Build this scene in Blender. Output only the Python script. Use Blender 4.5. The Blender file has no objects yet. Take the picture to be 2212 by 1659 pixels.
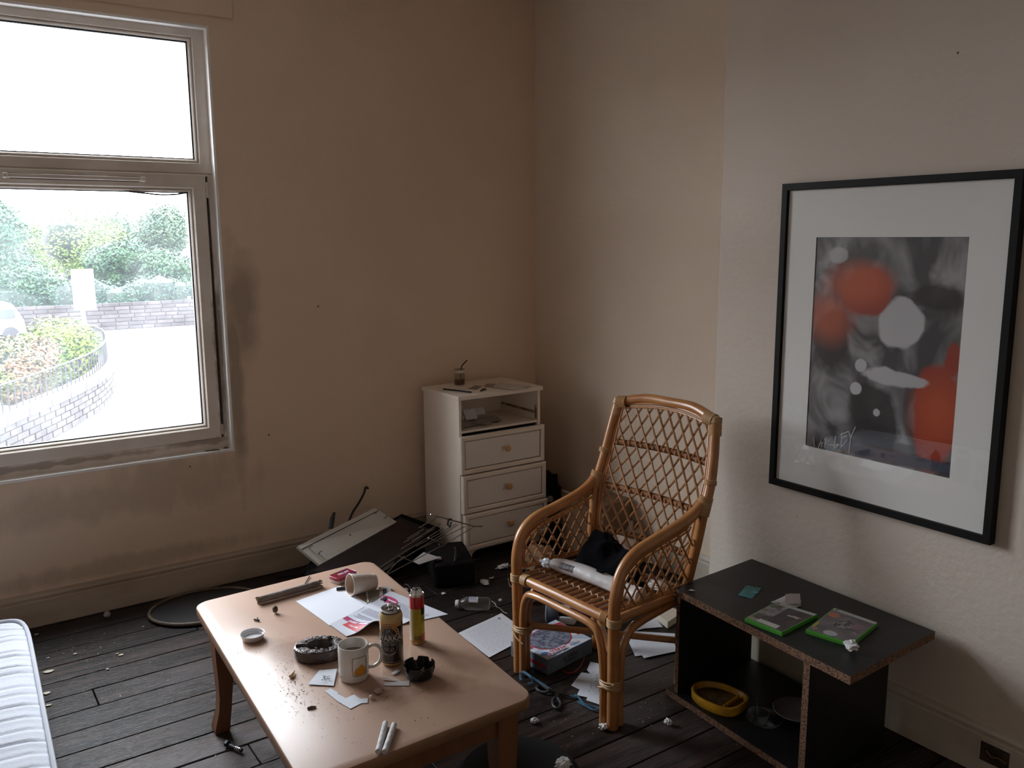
import bpy, bmesh, math, random
from mathutils import Vector, Matrix, noise
PI = math.pi
rnd = random.Random(11)
scene = bpy.context.scene
COL = scene.collection

# ------------------------------------------------------------------ camera
FPX, YAW, PITCH, ROLL = 1861.8, 0.60532, 0.16992, -0.005856
EYE = Vector((0, 0, 1.65))
_f = Vector((math.sin(YAW)*math.cos(PITCH), math.cos(YAW)*math.cos(PITCH), -math.sin(PITCH)))
_r0 = Vector((math.cos(YAW), -math.sin(YAW), 0)); _u0 = _r0.cross(_f)
CR = math.cos(ROLL)*_r0 + math.sin(ROLL)*_u0
CU = -math.sin(ROLL)*_r0 + math.cos(ROLL)*_u0
cd = bpy.data.cameras.new('camera'); cam = bpy.data.objects.new('camera', cd); COL.objects.link(cam)
cd.sensor_width = 36; cd.lens = 36*FPX/2212; cd.clip_start = .05; cd.clip_end = 300
m = Matrix.Identity(4)
for i, v in enumerate((CR, CU, -_f)):
    for k in range(3): m[k][i] = v[k]
m.translation = EYE
cam.matrix_world = m
scene.camera = cam

# ------------------------------------------------------------------ world, light, exposure
w = bpy.data.worlds.new('overcast_sky'); scene.world = w; w.use_nodes = True
bg = w.node_tree.nodes['Background']
bg.inputs[0].default_value = (.88, .94, 1, 1); bg.inputs[1].default_value = 23
pl = bpy.data.lights.new('window_portal', 'AREA'); pl.shape = 'RECTANGLE'; pl.size = 1.36; pl.size_y = 1.9
pl.cycles.is_portal = True
po = bpy.data.objects.new('window_portal', pl); COL.objects.link(po)
po.location = (.5, 4.37, 1.6); po.rotation_euler = (-PI/2, 0, 0)
scene.view_settings.view_transform = 'Standard'; scene.view_settings.look = 'None'
scene.view_settings.exposure = 0.0; scene.view_settings.gamma = 1
scene.view_settings.use_curve_mapping = False
scene.cycles.max_bounces = 10; scene.cycles.diffuse_bounces = 6; scene.cycles.glossy_bounces = 4
scene.cycles.transparent_max_bounces = 12; scene.cycles.transmission_bounces = 6
scene.cycles.caustics_reflective = False; scene.cycles.caustics_refractive = False
scene.cycles.use_denoising = True; scene.cycles.sample_clamp_indirect = 6

# ------------------------------------------------------------------ survey: a sight line met with a known plane
def on(px, py, axis, val):
    v = CR*(px-1106) + CU*(829.5-py) + _f*FPX
    return EYE + v*((val-EYE[axis])/v[axis])
def F(px, py, z=0.0): return on(px, py, 2, z)

# ------------------------------------------------------------------ helpers
ORG = {}
class MB:
    def __init__(s, M=None): s.v = []; s.f = []; s.m = []; s.M = M or Matrix.Identity(4)
    def add(s, vs, fs, mi=0):
        n = len(s.v); s.v += [s.M @ Vector(v) for v in vs]
        s.f += [tuple(n+i for i in f) for f in fs]; s.m += [mi]*len(fs); return s
    def bm(s, b, mi=0):
        b.verts.ensure_lookup_table(); b.verts.index_update()
        s.add([v.co.copy() for v in b.verts], [[v.index for v in f.verts] for f in b.faces], mi); b.free(); return s
    def box(s, c, d, R=None, bev=0, mi=0, seg=1):
        b = bmesh.new(); bmesh.ops.create_cube(b, size=1)
        for v in b.verts: v.co = Vector((v.co.x*d[0], v.co.y*d[1], v.co.z*d[2]))
        if bev: bmesh.ops.bevel(b, geom=b.edges[:], offset=bev, segments=seg, affect='EDGES', profile=.6)
        T = Matrix.Translation(c) @ (R.to_4x4() if R else Matrix.Identity(4))
        for v in b.verts: v.co = T @ v.co
        return s.bm(b, mi)
    def hexa(s, low, high, mi=0):
        n = len(low); fs = [tuple(range(n))[::-1], tuple(range(n, 2*n))]
        fs += [(i, (i+1) % n, n+(i+1) % n, n+i) for i in range(n)]
        return s.add(list(low)+list(high), fs, mi)
    def prism(s, out, z0, z1, mi=0): return s.hexa([(p[0], p[1], z0) for p in out], [(p[0], p[1], z1) for p in out], mi)
    def tube(s, pts, r, seg=8, closed=False, mi=0, flat=1.0):
        pts = [Vector(p) for p in pts]; n = len(pts)
        rs = r if isinstance(r, (list, tuple)) else [r]*n
        vs = []; t0 = None; nn = None
        for i, p in enumerate(pts):
            a = pts[i-1] if (i or closed) else p; b = pts[(i+1) % n] if (i < n-1 or closed) else p
            t = (b-a)
            t = t.normalized() if t.length > 1e-9 else Vector((0, 0, 1))
            if nn is None:
                nn = t.orthogonal().normalized()
                if abs(t.z) < .9: nn = (Vector((0, 0, 1)) - t*t.z).normalized()
            else: nn = (nn - t*nn.dot(t)); nn = nn.normalized() if nn.length > 1e-6 else t.orthogonal().normalized()
            bb = t.cross(nn)
            for k in range(seg):
                a_ = 2*PI*k/seg; vs.append(p + (nn*math.cos(a_)*flat + bb*math.sin(a_))*rs[i])
        fs = []
        for i in range(n if closed else n-1):
            j = (i+1) % n
            for k in range(seg): fs.append((i*seg+k, i*seg+(k+1) % seg, j*seg+(k+1) % seg, j*seg+k))
        if not closed: fs += [tuple(range(seg))[::-1], tuple((n-1)*seg+k for k in range(seg))]
        return s.add(vs, fs, mi)
    def lathe(s, prof, seg=32, c=(0, 0, 0), mi=0, R=None, a0=0, a1=2*PI):
        full = abs(a1-a0-2*PI) < 1e-6; ns = seg if full else seg+1; vs = []
        for r, z in prof:
            for k in range(ns):
                a = a0+(a1-a0)*k/seg; v = Vector((r*math.cos(a), r*math.sin(a), z))
                if R: v = R @ v
                vs.append(v+Vector(c))
        fs = []
        for i in range(len(prof)-1):
            for k in range(seg):
                k2 = (k+1) % ns; fs.append((i*ns+k, i*ns+k2, (i+1)*ns+k2, (i+1)*ns+k))
        return s.add(vs, fs, mi)
    def grid(s, fn, nu, nv, mi=0, th=0):
        vs = [fn(i/nu, j/nv) for j in range(nv+1) for i in range(nu+1)]
        fs = [(j*(nu+1)+i, j*(nu+1)+i+1, (j+1)*(nu+1)+i+1, (j+1)*(nu+1)+i) for j in range(nv) for i in range(nu)]
        s.add(vs, fs, mi)
        if th:
            N = len(vs); v2 = [Vector(v)-Vector((0, 0, th)) for v in vs]
            s.add(v2, [f[::-1] for f in fs], mi)
        return s
def ringf(x0, x1, z0, z1, wl, wr, wb, wt, y0, d, c=.004, ax='y', mb=None):
    """one closed mitred frame; front face at y0 (towards -y), depth d, chamfered front edges"""
    mb = mb or MB()
    o = lambda e, y: [(x0+e, y, z0+e), (x1-e, y, z0+e), (x1-e, y, z1-e), (x0+e, y, z1-e)]
    i = lambda e, y: [(x0+wl-e, y, z0+wb-e), (x1-wr+e, y, z0+wb-e), (x1-wr+e, y, z1-wt+e), (x0+wl-e, y, z1-wt+e)]
    rows = [o(0, y0+d), o(0, y0+c), o(c, y0), i(c, y0), i(0, y0+c), i(0, y0+d)]
    if ax == 'x': rows = [[(p[1], p[0], p[2]) for p in r_] for r_ in rows]
    vs = [p for r_ in rows for p in r_]; n = len(rows)
    return mb.add(vs, [(a*4+k_, a*4+(k_+1) % 4, ((a+1) % n)*4+(k_+1) % 4, ((a+1) % n)*4+k_) for a in range(n) for k_ in range(4)])
def build(name, mb, mats, parent=None, label=None, cat=None, group=None, kind=None, sharp=38, origin=None):
    if not isinstance(mats, (list, tuple)): mats = [mats]
    xs = [v.x for v in mb.v]; ys = [v.y for v in mb.v]; zs = [v.z for v in mb.v]
    o0 = Vector(origin) if origin else Vector(((min(xs)+max(xs))/2, (min(ys)+max(ys))/2, min(zs)))
    me = bpy.data.meshes.new(name); me.from_pydata([v-o0 for v in mb.v], [], mb.f)
    for k in mats: me.materials.append(k)
    me.polygons.foreach_set('material_index', mb.m)
    me.polygons.foreach_set('use_smooth', [True]*len(mb.f)); me.update()
    b = bmesh.new(); b.from_mesh(me); bmesh.ops.remove_doubles(b, verts=b.verts[:], dist=1e-6)
    if kind != 'stuff' and len(mb.f) < 20000 and not getattr(mb, 'keepn', False): bmesh.ops.recalc_face_normals(b, faces=b.faces[:])
    b.to_mesh(me); b.free()
    me.set_sharp_from_angle(angle=math.radians(sharp))
    o = bpy.data.objects.new(name, me); COL.objects.link(o); ORG[o.name] = o0
    return place(o, o0, parent, label, cat, group, kind)
def place(o, o0, parent, label, cat, group, kind):
    if parent: o.parent = parent; o.location = o0-ORG[parent.name]
    else: o.location = o0
    if label: o['label'] = label
    if cat: o['category'] = cat
    if group: o['group'] = group
    if kind: o['kind'] = kind
    return o
def thing(name, label, cat, loc, group=None, kind=None):
    o = bpy.data.objects.new(name, None); COL.objects.link(o); o.empty_display_size = .05
    ORG[o.name] = Vector(loc)
    return place(o, Vector(loc), None, label, cat, group, kind)
def smooth(pts, n=6):
    pts = [Vector(p) for p in pts]; out = []
    for i in range(len(pts)-1):
        p0 = pts[max(i-1, 0)]; p1 = pts[i]; p2 = pts[i+1]; p3 = pts[min(i+2, len(pts)-1)]
        for k in range(n):
            t = k/n; out.append(.5*((2*p1)+(p2-p0)*t+(2*p0-5*p1+4*p2-p3)*t*t+(3*p1-p0-3*p2+p3)*t**3))
    return out+[pts[-1]]
def rotz(a): return Matrix.Rotation(a, 3, 'Z')
def frame(x, y, z=(0, 0, 1)):  # 3x3 from axes
    return Matrix((Vector(x), Vector(y), Vector(z))).transposed()
def rrect(w_, h_, r, n=4):
    o = []
    for cx, cy, a in ((w_/2-r, h_/2-r, 0), (-w_/2+r, h_/2-r, PI/2), (-w_/2+r, -h_/2+r, PI), (w_/2-r, -h_/2+r, 1.5*PI)):
        for k in range(n+1): o.append((cx+r*math.cos(a+PI/2*k/n), cy+r*math.sin(a+PI/2*k/n)))
    return o
def lettering(s, size, fn, th=.0004, bold=False, sx=1.0, mi=0, mb=None):
    """flat lettering: glyph outlines mapped through fn(x, y, d)"""
    cu = bpy.data.curves.new('t', 'FONT'); cu.body = s; cu.size = size; cu.resolution_u = 3
    cu.align_x = 'CENTER'; cu.align_y = 'CENTER'; cu.extrude = 0
    if bold: cu.offset = size*.025
    ob = bpy.data.objects.new('t', cu); COL.objects.link(ob)
    dg = bpy.context.evaluated_depsgraph_get(); me = bpy.data.meshes.new_from_object(ob.evaluated_get(dg))
    mb = mb or MB()
    mb.add([fn(v.co.x*sx, v.co.y, th) for v in me.vertices], [tuple(p.vertices) for p in me.polygons], mi)
    bpy.data.objects.remove(ob); bpy.data.curves.remove(cu); bpy.data.meshes.remove(me)
    mb.keepn = True
    return mb
def inpoly(p, poly):
    c = False; j = len(poly)-1
    for i in range(len(poly)):
        if (poly[i][1] > p[1]) != (poly[j][1] > p[1]) and p[0] < (poly[j][0]-poly[i][0])*(p[1]-poly[i][1])/(poly[j][1]-poly[i][1])+poly[i][0]: c = not c
        j = i
    return c
def clip(p, d, poly, L=3):
    """pieces of the line p+t*d inside a polygon"""
    ts = []
    for i in range(len(poly)):
        a = poly[i]; b = poly[(i+1) % len(poly)]; e = (b[0]-a[0], b[1]-a[1])
        den = d[0]*e[1]-d[1]*e[0]
        if abs(den) < 1e-9: continue
        t = ((a[0]-p[0])*e[1]-(a[1]-p[1])*e[0])/den; s_ = ((a[0]-p[0])*d[1]-(a[1]-p[1])*d[0])/den
        if 0 <= s_ < 1: ts.append(t)
    ts.sort(); out = []
    for i in range(0, len(ts)-1):
        mid = (ts[i]+ts[i+1])/2
        if inpoly((p[0]+d[0]*mid, p[1]+d[1]*mid), poly):
            out.append(((p[0]+d[0]*ts[i], p[1]+d[1]*ts[i]), (p[0]+d[0]*ts[i+1], p[1]+d[1]*ts[i+1])))
    return out
def nz(p, s=1.0, o=0): return noise.noise(Vector((p[0]*s+o, p[1]*s+o*.7, p[2]*s-o)))

# ------------------------------------------------------------------ materials
MATS = {}
def mat(name, c, rough=.55, metal=0, c2=None, ms=8, st=(1, 1, 1), det=4, bump=0, bs=60, spec=.5, rand=0, coat=0,
        lo=.35, hi=.65, world=False, bst=None, sheen=0):
    if name in MATS: return MATS[name]
    k = bpy.data.materials.new(name); k.use_nodes = True; nt = k.node_tree; N = nt.nodes; L = nt.links
    b = N['Principled BSDF']; b.inputs['Roughness'].default_value = rough; b.inputs['Metallic'].default_value = metal
    b.inputs['Specular IOR Level'].default_value = spec; b.inputs['Coat Weight'].default_value = coat
    b.inputs['Sheen Weight'].default_value = sheen
    b.inputs['Base Color'].default_value = (*c, 1)
    tc = N.new('ShaderNodeTexCoord'); mp = N.new('ShaderNodeMapping'); mp.inputs['Scale'].default_value = st
    if world: g = N.new('ShaderNodeNewGeometry'); src = g.outputs['Position']
    else: src = tc.outputs['Object']
    if rand:
        oi = N.new('ShaderNodeObjectInfo'); ad = N.new('ShaderNodeVectorMath'); ad.operation = 'MULTIPLY_ADD'
        L.new(oi.outputs['Random'], ad.inputs[0]); ad.inputs[1].default_value = (37, 19, 53); L.new(src, ad.inputs[2]); src = ad.outputs[0]
    L.new(src, mp.inputs[0]); out = None
    if c2:
        t = N.new('ShaderNodeTexNoise'); t.inputs['Scale'].default_value = ms; t.inputs['Detail'].default_value = det
        L.new(mp.outputs[0], t.inputs['Vector'])
        r = N.new('ShaderNodeMapRange'); r.inputs[1].default_value = lo; r.inputs[2].default_value = hi; L.new(t.outputs['Fac'], r.inputs[0])
        mx = N.new('ShaderNodeMix'); mx.data_type = 'RGBA'; mx.inputs[6].default_value = (*c, 1); mx.inputs[7].default_value = (*c2, 1)
        L.new(r.outputs[0], mx.inputs[0]); out = mx.outputs[2]
    if rand:
        hs = N.new('ShaderNodeHueSaturation'); mr = N.new('ShaderNodeMapRange'); mr.inputs[3].default_value = 1-rand; mr.inputs[4].default_value = 1+rand
        L.new(oi.outputs['Random'], mr.inputs[0]); L.new(mr.outputs[0], hs.inputs['Value'])
        if out: L.new(out, hs.inputs['Color'])
        else: hs.inputs['Color'].default_value = (*c, 1)
        out = hs.outputs[0]
    if out: L.new(out, b.inputs['Base Color'])
    if bump:
        t2 = N.new('ShaderNodeTexNoise'); t2.inputs['Scale'].default_value = bs; t2.inputs['Detail'].default_value = 5
        if bst:
            m2 = N.new('ShaderNodeMapping'); m2.inputs['Scale'].default_value = bst; L.new(src, m2.inputs[0]); L.new(m2.outputs[0], t2.inputs['Vector'])
        else: L.new(src, t2.inputs['Vector'])
        bp = N.new('ShaderNodeBump'); bp.inputs['Strength'].default_value = bump; bp.inputs['Distance'].default_value = .01
        L.new(t2.outputs['Fac'], bp.inputs['Height']); L.new(bp.outputs[0], b.inputs['Normal'])
    k['_out'] = 0
    MATS[name] = k; return k
def blobs(k, col, items, soft=.5, ns=9, amt=1.0, streak=(1, 1, 1)):
    """stains of their own shape: ellipsoids (centre, radii, strength) in room coordinates, edges broken by noise"""
    nt = k.node_tree; N = nt.nodes; L = nt.links; b = N['Principled BSDF']
    src = b.inputs['Base Color'].links[0].from_socket if b.inputs['Base Color'].links else None
    g = N.new('ShaderNodeNewGeometry'); t = N.new('ShaderNodeTexNoise'); t.inputs['Scale'].default_value = ns; t.inputs['Detail'].default_value = 6
    mp = N.new('ShaderNodeMapping'); mp.inputs['Scale'].default_value = streak; L.new(g.outputs['Position'], mp.inputs[0]); L.new(mp.outputs[0], t.inputs['Vector'])
    acc = None
    for c, r, s in items:
        a = N.new('ShaderNodeVectorMath'); a.operation = 'SUBTRACT'; L.new(g.outputs['Position'], a.inputs[0]); a.inputs[1].default_value = c
        d = N.new('ShaderNodeVectorMath'); d.operation = 'DIVIDE'; L.new(a.outputs[0], d.inputs[0]); d.inputs[1].default_value = r
        l = N.new('ShaderNodeVectorMath'); l.operation = 'LENGTH'; L.new(d.outputs[0], l.inputs[0])
        h = N.new('ShaderNodeMath'); h.operation = 'MULTIPLY_ADD'; L.new(t.outputs['Fac'], h.inputs[0]); h.inputs[1].default_value = 1.6; L.new(l.outputs['Value'], h.inputs[2])
        r_ = N.new('ShaderNodeMapRange'); r_.inputs[1].default_value = 1.25; r_.inputs[2].default_value = 1.25+soft; r_.inputs[3].default_value = s; r_.inputs[4].default_value = 0
        L.new(h.outputs[0], r_.inputs[0])
        if acc is None: acc = r_.outputs[0]
        else:
            mx = N.new('ShaderNodeMath'); mx.operation = 'MAXIMUM'; L.new(acc, mx.inputs[0]); L.new(r_.outputs[0], mx.inputs[1]); acc = mx.outputs[0]
    mx = N.new('ShaderNodeMix'); mx.data_type = 'RGBA'; L.new(acc, mx.inputs[0])
    if src: L.new(src, mx.inputs[6])
    else: mx.inputs[6].default_value = b.inputs['Base Color'].default_value
    mx.inputs[7].default_value = (*col, 1); L.new(mx.outputs[2], b.inputs['Base Color']); return k
def clear(name, tint=(1, 1, 1), haze=0.0, rough=.02, hz=(.9, .95, 1), dirt=False):
    """thin clear sheet: see-through, a mirror at grazing angles, a little dust that scatters"""
    k = bpy.data.materials.new(name); k.use_nodes = True; nt = k.node_tree; N = nt.nodes; L = nt.links; N.clear()
    o = N.new('ShaderNodeOutputMaterial'); tr = N.new('ShaderNodeBsdfTransparent'); tr.inputs[0].default_value = (*tint, 1)
    gl = N.new('ShaderNodeBsdfGlossy'); gl.inputs['Roughness'].default_value = rough
    fr = N.new('ShaderNodeFresnel'); gb = N.new('ShaderNodeNewGeometry'); mi = N.new('ShaderNodeMapRange')
    mi.inputs[3].default_value = 1.45; mi.inputs[4].default_value = 1/1.45; L.new(gb.outputs['Backfacing'], mi.inputs[0]); L.new(mi.outputs[0], fr.inputs[0])
    mx = N.new('ShaderNodeMixShader'); L.new(fr.outputs[0], mx.inputs[0]); L.new(tr.outputs[0], mx.inputs[1]); L.new(gl.outputs[0], mx.inputs[2]); last = mx.outputs[0]
    if haze:
        d1 = N.new('ShaderNodeBsdfTranslucent'); d1.inputs[0].default_value = (*hz, 1)
        m2 = N.new('ShaderNodeMixShader'); m2.inputs[0].default_value = haze
        if dirt:
            t = N.new('ShaderNodeTexNoise'); t.inputs['Scale'].default_value = 5; t.inputs['Detail'].default_value = 7
            g = N.new('ShaderNodeNewGeometry'); L.new(g.outputs['Position'], t.inputs['Vector'])
            r = N.new('ShaderNodeMapRange'); r.inputs[1].default_value = .35; r.inputs[2].default_value = .7; r.inputs[3].default_value = haze*.6; r.inputs[4].default_value = haze*1.7
            L.new(t.outputs['Fac'], r.inputs[0]); L.new(r.outputs[0], m2.inputs[0])
        L.new(last, m2.inputs[1]); L.new(d1.outputs[0], m2.inputs[2]); last = m2.outputs[0]
    L.new(last, o.inputs[0]); return k

WALLC = (.50, .40, .32)
m_wallA = mat('plaster_window_wall', (.78, .615, .47), .85, c2=(.73, .565, .43), ms=1.6, bump=.25, bs=38, world=True, spec=.2)
blobs(m_wallA, (.13, .095, .075), [((1.27, 4.05, 1.33), (.07, .3, .24), .5), ((1.22, 4.05, 1.0), (.035, .3, .5), .5)], .9, 7)
blobs(m_wallA, (.30, .225, .165), [((.55, 4.05, .5), (.8, .3, .10), .28), ((.9, 4.05, .57), (.35, .3, .10), .28), ((.6, 4.05, .2), (.7, .3, .05), .35)], .6, 5, streak=(3, 1, .8))
blobs(m_wallA, (.10, .065, .045), [((1.643, 4.05, 1.313), (.008, .2, .008), 1.6), ((1.36, 4.05, .70), (.006, .2, .006), 1.6), ((.98, 4.05, .60), (.006, .2, .006), 1.6)], .25, 30)
m_wallB = mat('plaster_alcove', (.72, .60, .485), .85, c2=(.68, .555, .45), ms=1.4, bump=.22, bs=38, world=True, spec=.2)
m_wallC = mat('plaster_chimney', (.655, .585, .515), .82, c2=(.615, .54, .47), ms=1.3, bump=.22, bs=38, world=True, spec=.25)
blobs(m_wallC, (.12, .09, .07), [((2.57, 1.9, .63), (.2, .004, .007), .9), ((2.57, 1.43, 2.17), (.2, .006, .006), 1.2)], .25, 30)
m_skA = mat('skirting_paint_dirty', (.50, .41, .32), .6, c2=(.34, .255, .18), ms=4, st=(.5, 1, 2.2), bump=.15, bs=25, world=True, lo=.45, hi=.8)
m_skC = mat('skirting_paint', (.56, .52, .44), .55, c2=(.40, .34, .26), ms=5, bump=.12, bs=25, world=True, lo=.45, hi=.8)
m_ceil = mat('ceiling_paint', (.60, .56, .50), .9, c2=(.57, .52, .46), ms=1.5, bump=.1, bs=40, world=True)
m_upvc = mat('white_window_plastic', (.80, .73, .67), .42, c2=(.70, .62, .54), ms=6, world=True, bump=.05, bs=30)
blobs(m_upvc, (.20, .14, .09), [((1.16, 4.1, 1.1), (.035, .2, .5), .7), ((1.05, 4.1, .70), (.22, .2, .022), .6), ((.4, 4.1, .69), (.6, .2, .018), .6)], .5, 16)
m_reveal = mat('white_reveal_paint', (.92, .91, .90), .5, c2=(.86, .82, .78), ms=7, world=True, bump=.1, bs=50)
blobs(m_reveal, (.09, .05, .03), [((1.10, 4.075, .652), (.055, .03, .02), 1.3), ((1.16, 4.09, .655), (.02, .03, .02), 1)], .3, 30)
m_gasket = mat('black_rubber', (.012, .012, .018), .5)
m_grime_shade = mat('black_grime_shade', (.02, .014, .012), .85, c2=(.07, .045, .03), ms=40, bump=.4, bs=90)
m_glass = clear('dusty_window_glass', haze=.015, dirt=True)
m_plank = mat('old_floorboard', (.009, .0062, .0058), .38, c2=(.068, .044, .036), ms=4, st=(.7, 7, 1), det=10, bump=.5, bs=22, bst=(.8, 9, 1), rand=.38, lo=.38, hi=.74, spec=.25)
m_floorb = mat('under_floor', (.015, .011, .009), .8)
# ash and plaster dust trodden into the boards
blobs(m_plank, (.085, .07, .068), [((2.05, 2.16, 0), (.42, .30, .3), .55), ((1.95, 1.85, 0), (.5, .16, .3), .4), ((2.25, 2.36, 0), (.3, .2, .3), .6), ((.55, 2.62, 0), (.6, .16, .3), 1), ((.9, 3.25, 0), (.4, .14, .3), .45), ((.45, 2.45, 0), (.5, .12, .3), .55), ((1.5, 1.75, 0), (.3, .1, .3), .3)], .55, 13, streak=(1, 1.5, 1))
blobs(m_plank, (.018, .014, .013), [((1.6, 3.9, 0), (2.4, .28, .3), .85), ((2.1, 3.3, 0), (.8, .6, .3), .85), ((1.3, 3.4, 0), (.5, .4, .3), .5)], .8, 3)  # darker boards along the window wall and round the heap
# ------------------------------------------------------------------ room shell
GZ_ = -3.1
XA, YA, XB, XALC, YB = -1.7, 4.055, 2.58, 2.975, 2.315
ZC = 2.98
def struct(name, mb, mt, parent=None, label=None): return build(name, mb, mt, parent, label=label, kind='structure' if not parent else None)
fl = struct('floor', MB().box((.7, 1.5, -.06), (4.9, 5.5, .06)), m_floorb)
WX0, WX1, WZ0, WZ1 = -.17, 1.185, .65, 2.565
wa = MB()
def wbox(x0, x1, z0, z1): wa.box(((x0+x1)/2, YA+.15, (z0+z1)/2), (x1-x0, .3, z1-z0))
wbox(XA, WX0, -.03, ZC); wbox(WX1, 3.3, -.03, ZC); wbox(WX0, WX1, -.03, WZ0); wbox(WX0, WX1, WZ1, ZC)
wall_b = struct('wall_back', wa, m_wallA)
rv = MB()
e = .004
def sq(a, b, c, d, mi=0): rv.add([a, b, c, d], [(0, 1, 2, 3)], mi)
YO = YA-.001
for (x0, z0, x1, z1, nx, nz_) in ((WX1, WZ0, WX1, WZ1, -1, 0), (WX0, WZ0, WX0, WZ1, 1, 0), (WX0, WZ1, WX1, WZ1, 0, -1), (WX0, WZ0, WX1, WZ0, 0, 1)):
    cx, cz = (x0+x1)/2, (z0+z1)/2
    rv.box((cx+nx*.001, YA+.150, cz+nz_*.001), (abs(x1-x0)+.014, .306, abs(z1-z0)+.014), bev=.0055, seg=2)
build('window_reveal', rv, m_reveal, wall_b)
struct('wall_right', MB().box((XB+.2, (YB-1.3)/2, ZC/2-.015), (.4, YB+1.3, ZC+.03), bev=.006), m_wallC)
struct('wall_alcove', MB().box((XALC+.15, (YB+4.3)/2, ZC/2-.015), (.3, 4.3-YB, ZC+.03)), m_wallB)
struct('wall_left', MB().box((XA-.1, 1.4, ZC/2-.015), (.2, 5.7, ZC+.03)), m_wallB)
struct('wall_front', MB().box((.8, -1.35, ZC/2-.015), (5.2, .1, ZC+.03)), m_wallB)
struct('ceiling', MB().box((.8, 1.5, ZC+.05), (5.4, 5.8, .1)), m_ceil)
# painted-over blind box above the window
build('trim_1', MB().box((.55, YA-.004, 2.665), (1.5, .012, .11), bev=.004), m_wallA, kind='structure')
# skirting boards: plain board with a moulded top
def skirt(name, p0, p1, inward, mt, h=.15):
    p0 = Vector((*p0, 0)); p1 = Vector((*p1, 0)); n = Vector((*inward, 0))
    prof = [(0, 0), (.016, 0), (.016, h-.038), (.013, h-.034), (.013, h-.027), (.0165, h-.023), (.0165, h-.017), (.009, h-.010), (.0065, h), (0, h)]
    mb = MB(); k = len(prof); N_ = 12; vs = []
    for i in range(N_+1):
        p = p0.lerp(p1, i/N_)
        vs += [p+n*a*(1+.12*nz(p, 7, z)) + Vector((0, 0, z)) for a, z in prof]
    fs = [(i*k+j, i*k+(j+1) % k, (i+1)*k+(j+1) % k, (i+1)*k+j) for i in range(N_) for j in range(k)]
    fs += [tuple(range(k))[::-1], tuple(N_*k+j for j in range(k))]
    return build(name, mb.add(vs, fs), mt, kind='structure', sharp=20)
skirt('baseboard_back', (XA, YA), (XALC, YA), (0, -1), m_skA)
skirt('baseboard_alcove', (XALC, YB), (XALC, YA-.0175), (-1, 0), m_skC)
skirt('baseboard_right', (XB, -1.3), (XB, YB+.004), (-1, 0), m_skC, .163)
skirt('baseboard_breast', (XB-.0005, YB), (XALC-.0175, YB), (0, 1), m_skC, .163)
# empty socket cut-out in the right skirting
so = thing('wall_socket', 'broken socket recess cut into the skirting at the lower right corner', 'socket', (2.562, 1.13, .05))
build('back_box', MB().box((2.5625, 1.135, .082), (.004, .085, .062), bev=.0015), m_grime_shade, so)
build('rim', MB().box((2.5615, 1.135, .1165), (.006, .088, .006), bev=.002).box((2.5615, 1.181, .084), (.006, .006, .066), bev=.002), m_skC, so)
build('wire', MB().tube(smooth([(2.560, 1.16, .09), (2.555, 1.14, .08), (2.556, 1.12, .085), (2.560, 1.10, .075)], 4), .002, 6), mat('copper_wire', (.35, .15, .08), .4, .6), so)

# floorboards, one by one
y = 4.055; k = 0; boards = []
while y > .55:
    wd = .137 if k else .0
    if k == 0: y0 = 4.055; y1 = 4.02
    else: y0 = y; y1 = y-.137
    k += 1; y = y1
    x = XA+rnd.random()*1.0-.6; xs = [XA]
    while x < XALC-.6:
        x += 2.3+rnd.random()*1.6
        if XA+.5 < x < XALC-.4: xs.append(x)
    xs.append(XALC+.0)
    for a, b in zip(xs, xs[1:]):
        g = .0016+rnd.random()*.0012; dz = -rnd.random()*.0022
        mb = MB(); bmx = MB().box(((a+b)/2, (y0+y1)/2, -.0155+dz), (b-a-.003, y0-y1-2*g, .029), bev=.0022)
        o = build('plank', bmx, m_plank, fl)

# ------------------------------------------------------------------ window
wn = MB()
FY0, FD = 4.10, .06
def bar(mb, x0, x1, z0, z1, y0=FY0, d=FD, bev=.004, mi=0): mb.box(((x0+x1)/2, y0+d/2, (z0+z1)/2), (x1-x0, d, z1-z0), bev=bev, mi=mi, seg=2)
ringf(WX0+.004, WX1-.004, 1.936, WZ1-.004, .05, .056, .048, .038, 4.100, .07, .004, mb=wn)
win = build('window_1', wn, m_upvc, kind='structure')
lf_ = build('lower_frame', ringf(WX0+.004, WX1-.004, .655, 1.9355, .05, .024, .054, .010, 4.102, .07, .003), m_upvc, win)
build('glazing_bead', ringf(WX0+.052, 1.1265, 1.982, 2.525, .017, .017, .017, .017, 4.108, .03, .006), m_upvc, win)
sash = build('sash', ringf(WX0+.060, 1.144, .7105, 1.934, .07, .062, .060, .066, 4.086, .07, .006), m_upvc, win)
build('glazing_bead', ringf(WX0+.128, 1.084, .769, 1.8695, .016, .016, .015, .016, 4.096, .03, .006), m_upvc, sash)
gk = ringf(WX0+.143, 1.069, .783, 1.8545, .007, .007, .007, .005, 4.108, .016, .001)
build('gasket', gk, m_gasket, sash)
build('sagging_gasket', MB().tube(smooth([(.80, 4.104, 1.853), (.88, 4.100, 1.845), (.95, 4.098, 1.840), (1.02, 4.100, 1.844), (1.066, 4.104, 1.853)], 5), .0035, 6), m_gasket, sash)
build('gasket', ringf(WX0+.068, 1.110, 1.998, 2.509, .007, .007, .006, .007, 4.118, .016, .001), m_gasket, win)
build('glass_pane', MB().box(((WX0+1.13)/2+.01, 4.134, 2.256), (1.13-WX0-.1, .004, .53)), m_glass, win)
build('glass_pane', MB().box(((WX0+1.08)/2+.06, 4.118, 1.32), (1.075-WX0-.13, .004, 1.09)), m_glass, sash)
gp = MB()   # rotten gap between sash and jamb
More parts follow.
